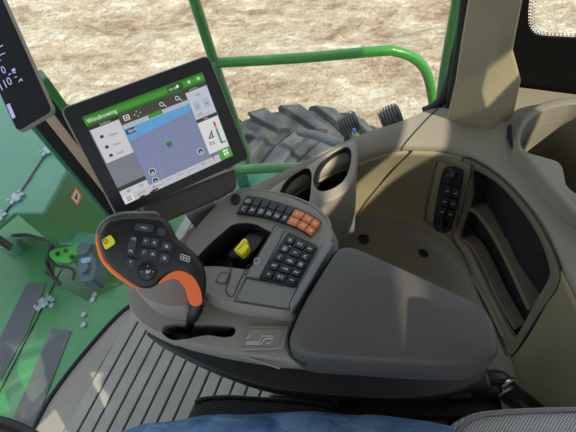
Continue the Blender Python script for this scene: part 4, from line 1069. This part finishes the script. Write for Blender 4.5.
tag(hs_, 'thin black hose along the green panel behind latch bracket', 'hose')
# wiper arm and lug at far left
wp = empty('wiper_arm', U(8, 241, .3), 'black wiper arm end at the left edge of windshield', 'wiper')
wa = [UP(-10, 232, V((-.95, .4, .2)), V((1, 0, 0))), UP(11, 246, V((-.95, .4, .2)), V((1, 0, 0)))]
obj('arm', bar(wa[0], wa[1], .018, .010), BLACK, wp, bevel=.003); obj('blade', bar(wa[0] - V((0.01, 0, .012)), wa[1] - V((.01, 0, .012)), .006, .018), RUB, wp)
lg_ = obj('lifting_lug', prism([(-4, 240), (12, 236), (20, 238), (16, 245), (8, 249), (-4, 247)], ZD + .06, ZD), TEAL, bevel=.006)
tag(lg_, 'small green lug plate at far left beside wiper arm', 'lug')
cut_world(lg_, [cyl(U(13, 240.5, ZD - .02), (0, 0, 1), .012, .12, 14)])
# steering wheel piece at lower left
sw_ = empty('steering_wheel', V((-.62, -.22, .0)), 'black steering wheel rim cut off by bottom left corner', 'steering wheel')
sc_ = U(-6, 447, .62); sR = .19
sc0 = U(-14, 420, .62) - V((.02, sR * .98, 0))
obj('rim', tube([sc0 + V((math.cos(a) * sR, math.sin(a) * sR * .96, math.cos(a) * -.05)) for a in [2 * math.pi * k / 48 for k in range(49)]], .015, 12, cap=False), BLACK, sw_)
for a in (.5, 2.6, 4.7): obj('spoke', bar(sc0, sc0 + V((math.cos(a) * sR, math.sin(a) * sR * .96, math.cos(a) * -.05)), .03, .012), BLACK, sw_, bevel=.004)
obj('hub', cyl(sc0 - V((0, 0, .03)), (0, 0, 1), .05, .05, 24), BLACK, sw_, bevel=.005)
obj('column', tube([sc0 - V((0, 0, .02)), sc0 + V((-.12, 0, -.5)), V((sc0.x - .16, sc0.y, .0))], .03, 14), DARK, sw_)

# ================================================================ SEAT AND PERSON
st_ = empty('driver_seat', V((.05, -.17, 0)), 'driver seat with dark mesh cushion and light grey woven side bolster', 'seat')
cu = [(196, 399), (206, 395.5), (228, 394), (262, 396), (300, 399), (330, 404), (352, 412), (372, 425)]
ct = [U(a, b, .50) for a, b in cu]
ct = [V((p.x, p.y, .50)) for p in ct]
ct += [V((.22, .03, .5)), V((.22, -.42, .5)), V((-.22, -.42, .5)), V((-.30, -.36, .5)), V((-.31, -.05, .5)), V((-.29, .09, .5))]
ctc = cr(ct, 4, True); c_ = sum(ctc, V((0, 0, 0))) / len(ctc)
rws = [[c_.lerp(p, f) + V((0, 0, z)) for p in ctc] for f, z in ((.93, -.10), (1.0, -.08), (1.015, -.04), (1.0, -.012), (.97, 0), (.9, .006), (.5, .006))]
v_, f_ = loft(rws, True); f_ += [tuple(range(len(ctc))), tuple(range(len(v_) - len(ctc), len(v_)))]
obj('seat_cushion', (v_, f_), MESHF, st_, ang=80)
pp = cr([V((p.x, p.y - .006, .503)) for p in ct[:8]], 5)
obj('piping', tube(pp, .004, 6), BLACK, st_)
# bolster (lower backrest wing)
bo_px = [(452, 436), (462, 420), (478, 411), (505, 407.5), (540, 405.5), (580, 404.5), (640, 404)]
bt_ = [U(a, b, .66) for a, b in bo_px]
bl = [V((p.x, p.y, .66)) for p in bt_] + [V((.52, -.0, .66)), V((.5, -.36, .66)), V((.30, -.40, .66)), V((.24, -.3, .66)), V((.2, -.0, .66))]
blc = cr(bl, 4, True); c_ = sum(blc, V((0, 0, 0))) / len(blc)
rws = [[c_.lerp(p, f) + V((0, 0, z)) for p in blc] for f, z in ((.95, -.16), (1.0, -.14), (1.01, -.06), (1.0, -.02), (.975, -.005), (.94, 0), (.5, .004))]
v_, f_ = loft(rws, True); f_ += [tuple(range(len(blc))), tuple(range(len(v_) - len(blc), len(v_)))]
obj('seat_bolster', (v_, f_), HERR, st_, ang=80)
obj('bolster_piping', tube(cr([V((p.x, p.y - .007, .66)) for p in bt_], 5), .0035, 6), mat('grey_piping', (120, 120, 122), .8), st_)
obj('backrest', box((.60, -.17, .88), (.14, .46, .62)), HERR, st_, bevel=.05, seg=5)
obj('seat_base', join(box((.05, -.17, .34), (.42, .40, .14)), box((.05, -.17, .15), (.34, .34, .28))), BLACK, st_, bevel=.02)
# side frame, bolts and wiring right of the seat
fr2 = empty('seat_side_frame', V((.12, .13, 0)), 'black metal slide frame with bolts between seat and console', 'frame')
obj('slide_rail', box((.08, .135, .44), (.42, .05, .10)), BLACK, fr2, bevel=.008)
obj('bracket', join(box((.16, .15, .53), (.12, .035, .07)), box((.02, .15, .52), (.05, .035, .06))), DARK, fr2, bevel=.006)
for p in ((.02, .14, .56), (.12, .14, .57), (.16, .15, .57), (.20, .15, .57)): obj('bolt', cyl(p, (0, 0, 1), .008, .008, 6), STEEL, fr2)
obj('leg', box((.08, .14, .20), (.30, .03, .40)), BLACK, fr2, bevel=.005)
cb = empty('wiring_harness', U(500, 385, .55), 'black cable with metal clamp below the elbow pad, beside tan wall', 'cable')
cb.location.z = .5
obj('cable', tube([U(455, 384, .56), U(480, 379, .56), U(500, 378, .56), U(512, 390, .54), U(528, 402, .50), U(545, 416, .46)], .013, 10, sm=5), BLACK, cb)
obj('cable', tube([U(440, 394, .50), U(470, 392, .50), U(498, 392, .50), U(512, 402, .48), U(530, 412, .44)], .011, 10, sm=5), DARK, cb)
for (a, b, z) in ((507, 383, .57), (505, 391, .55)): obj('hose_clamp', tube([U(a, b, z) + V((.012 * math.cos(t), .006 * math.cos(t), .014 * math.sin(t))) for t in [k * math.pi / 8 for k in range(17)]], .003, 6), CHROME, cb)

# person ----------------------------------------------------------
def skin_mesh(name, joints, edges, m, parent, sub=2, root=0):
    off = wloc(parent)
    me = bpy.data.meshes.new(name); me.from_pydata([V(j[0]) - off for j in joints], edges, []); me.materials.append(m)
    o = bpy.data.objects.new(name, me); COL.objects.link(o); o.parent = parent
    md = o.modifiers.new('skin', 'SKIN'); md.use_smooth_shade = True
    sk = me.skin_vertices[0].data if me.skin_vertices else None
    if sk is None:
        bm = bmesh.new(); bm.from_mesh(me); bm.verts.layers.skin.verify(); bm.to_mesh(me); bm.free(); sk = me.skin_vertices[0].data
    for i, j in enumerate(joints): sk[i].radius = (j[1], j[1] if len(j) < 3 else j[2]); sk[i].use_root = (i == root)
    md = o.modifiers.new('sub', 'SUBSURF'); md.levels = sub; md.render_levels = sub
    bpy.context.view_layer.update()
    me2 = bpy.data.meshes.new_from_object(o.evaluated_get(bpy.context.evaluated_depsgraph_get())); o.modifiers.clear(); o.data = me2
    for p in me2.polygons: p.use_smooth = True
    me2.materials.clear(); me2.materials.append(m)
    return o
pe = empty('person', V((.10, -.12, 0)), 'person seated in blue jeans, only the right thigh in view', 'person')
HIPX = .30
J = [((HIPX + .04, -.17, .62), .12), ((HIPX + .04, -.17, .78), .12), ((HIPX + .03, -.17, .96), .14), ((HIPX + .03, -.17, 1.10), .06),
     ((HIPX, -.035, .60), .085), ((-.08, -.0, .605), .078), ((-.36, .005, .60), .058), ((-.45, -.0, .56), .058), ((-.50, -.02, .34), .05), ((-.50, -.03, .12), .036), ((-.52, -.03, .06), .038), ((-.63, -.03, .045), .03),
     ((HIPX, -.30, .60), .085), ((-.05, -.38, .56), .078), ((-.24, -.44, .53), .058), ((-.30, -.44, .49), .058), ((-.42, -.42, .34), .05), ((-.45, -.42, .12), .036), ((-.47, -.42, .06), .038), ((-.58, -.42, .045), .03),
     ((HIPX + .02, -.17, 1.20), .085), ((HIPX + .01, -.17, 1.30), .09), ((HIPX + .05, .0, 1.04), .06), ((HIPX + .16, -.02, .86), .048), ((HIPX + .03, -.36, 1.02), .06), ((HIPX - .05, -.42, .84), .048), ((HIPX - .25, -.34, 1.0), .034)]
Ed = [(0, 1), (1, 2), (2, 3), (0, 4), (4, 5), (5, 6), (6, 7), (7, 8), (8, 9), (9, 10), (10, 11), (0, 12), (12, 13), (13, 14), (14, 15), (15, 16), (16, 17), (17, 18), (18, 19), (3, 20), (20, 21), (2, 22), (22, 23), (2, 24), (24, 25), (25, 26)]
skin_mesh('body', J, Ed, SKIN, pe)
JJ = [((HIPX, -.17, .62), .135), ((HIPX + .01, -.17, .74), .135),
      ((HIPX, -.03, .60), .098), ((.08, .014, .612), .096), ((-.08, .022, .618), .095), ((-.24, .022, .615), .089), ((-.37, .010, .60), .078), ((-.46, -.0, .55), .072), ((-.50, -.02, .34), .062), ((-.50, -.03, .12), .055),
      ((HIPX, -.31, .60), .098), ((-.05, -.38, .56), .09), ((-.24, -.44, .53), .07), ((-.31, -.44, .48), .066), ((-.42, -.42, .34), .062), ((-.45, -.42, .12), .055)]
EE = [(0, 1), (0, 2), (2, 3), (3, 4), (4, 5), (5, 6), (6, 7), (7, 8), (8, 9), (0, 10), (10, 11), (11, 12), (12, 13), (13, 14), (14, 15)]
jn_ = skin_mesh('jeans', JJ, EE, DENIM, pe, 3)
from mathutils import noise as NZ
for v in jn_.data.vertices:
    p = v.co; d = NZ.noise(V((p.x * 7, p.y * 22 + p.x * 8, p.z * 22))) * .007 + NZ.noise(V((p.x * 18, p.y * 40, p.z * 40))) * .0025
    v.co = p + v.normal * d
skin_mesh('shirt', [((HIPX + .01, -.17, .74), .14), ((HIPX + .03, -.17, .92), .15), ((HIPX + .03, -.17, 1.03), .10)], [(0, 1), (1, 2)], SHIRT, pe)
for xo, yy in ((0, -.03), (.05, -.42)):
    skin_mesh('shoe', [((xo - .49, yy, .06), .05), ((xo - .56, yy, .05), .045), ((xo - .66, yy, .042), .038)], [(0, 1), (1, 2)], SHOE, pe)

# ================================================================ LIGHT
sun = bpy.data.lights.new('sun', 'SUN'); sun.energy = 5.6; sun.angle = math.radians(.6); sun.color = (1, .90, .70)
so_ = bpy.data.objects.new('sun', sun); COL.objects.link(so_)
SD = V((-.551, .462, -.695)).normalized()
so_.rotation_euler = SD.to_track_quat('-Z', 'Y').to_euler()
w = bpy.data.worlds.new('world'); bpy.context.scene.world = w; w.use_nodes = True
bg = w.node_tree.nodes['Background']; bg.inputs['Color'].default_value = (.78, .88, 1.0, 1); bg.inputs['Strength'].default_value = 1.5
vs_ = bpy.context.scene.view_settings; vs_.view_transform = 'Standard'; vs_.look = 'None'; vs_.exposure = 0.0; vs_.gamma = 1; vs_.use_curve_mapping = False
bpy.context.scene.cycles.max_bounces = 8; bpy.context.scene.cycles.transparent_max_bounces = 12
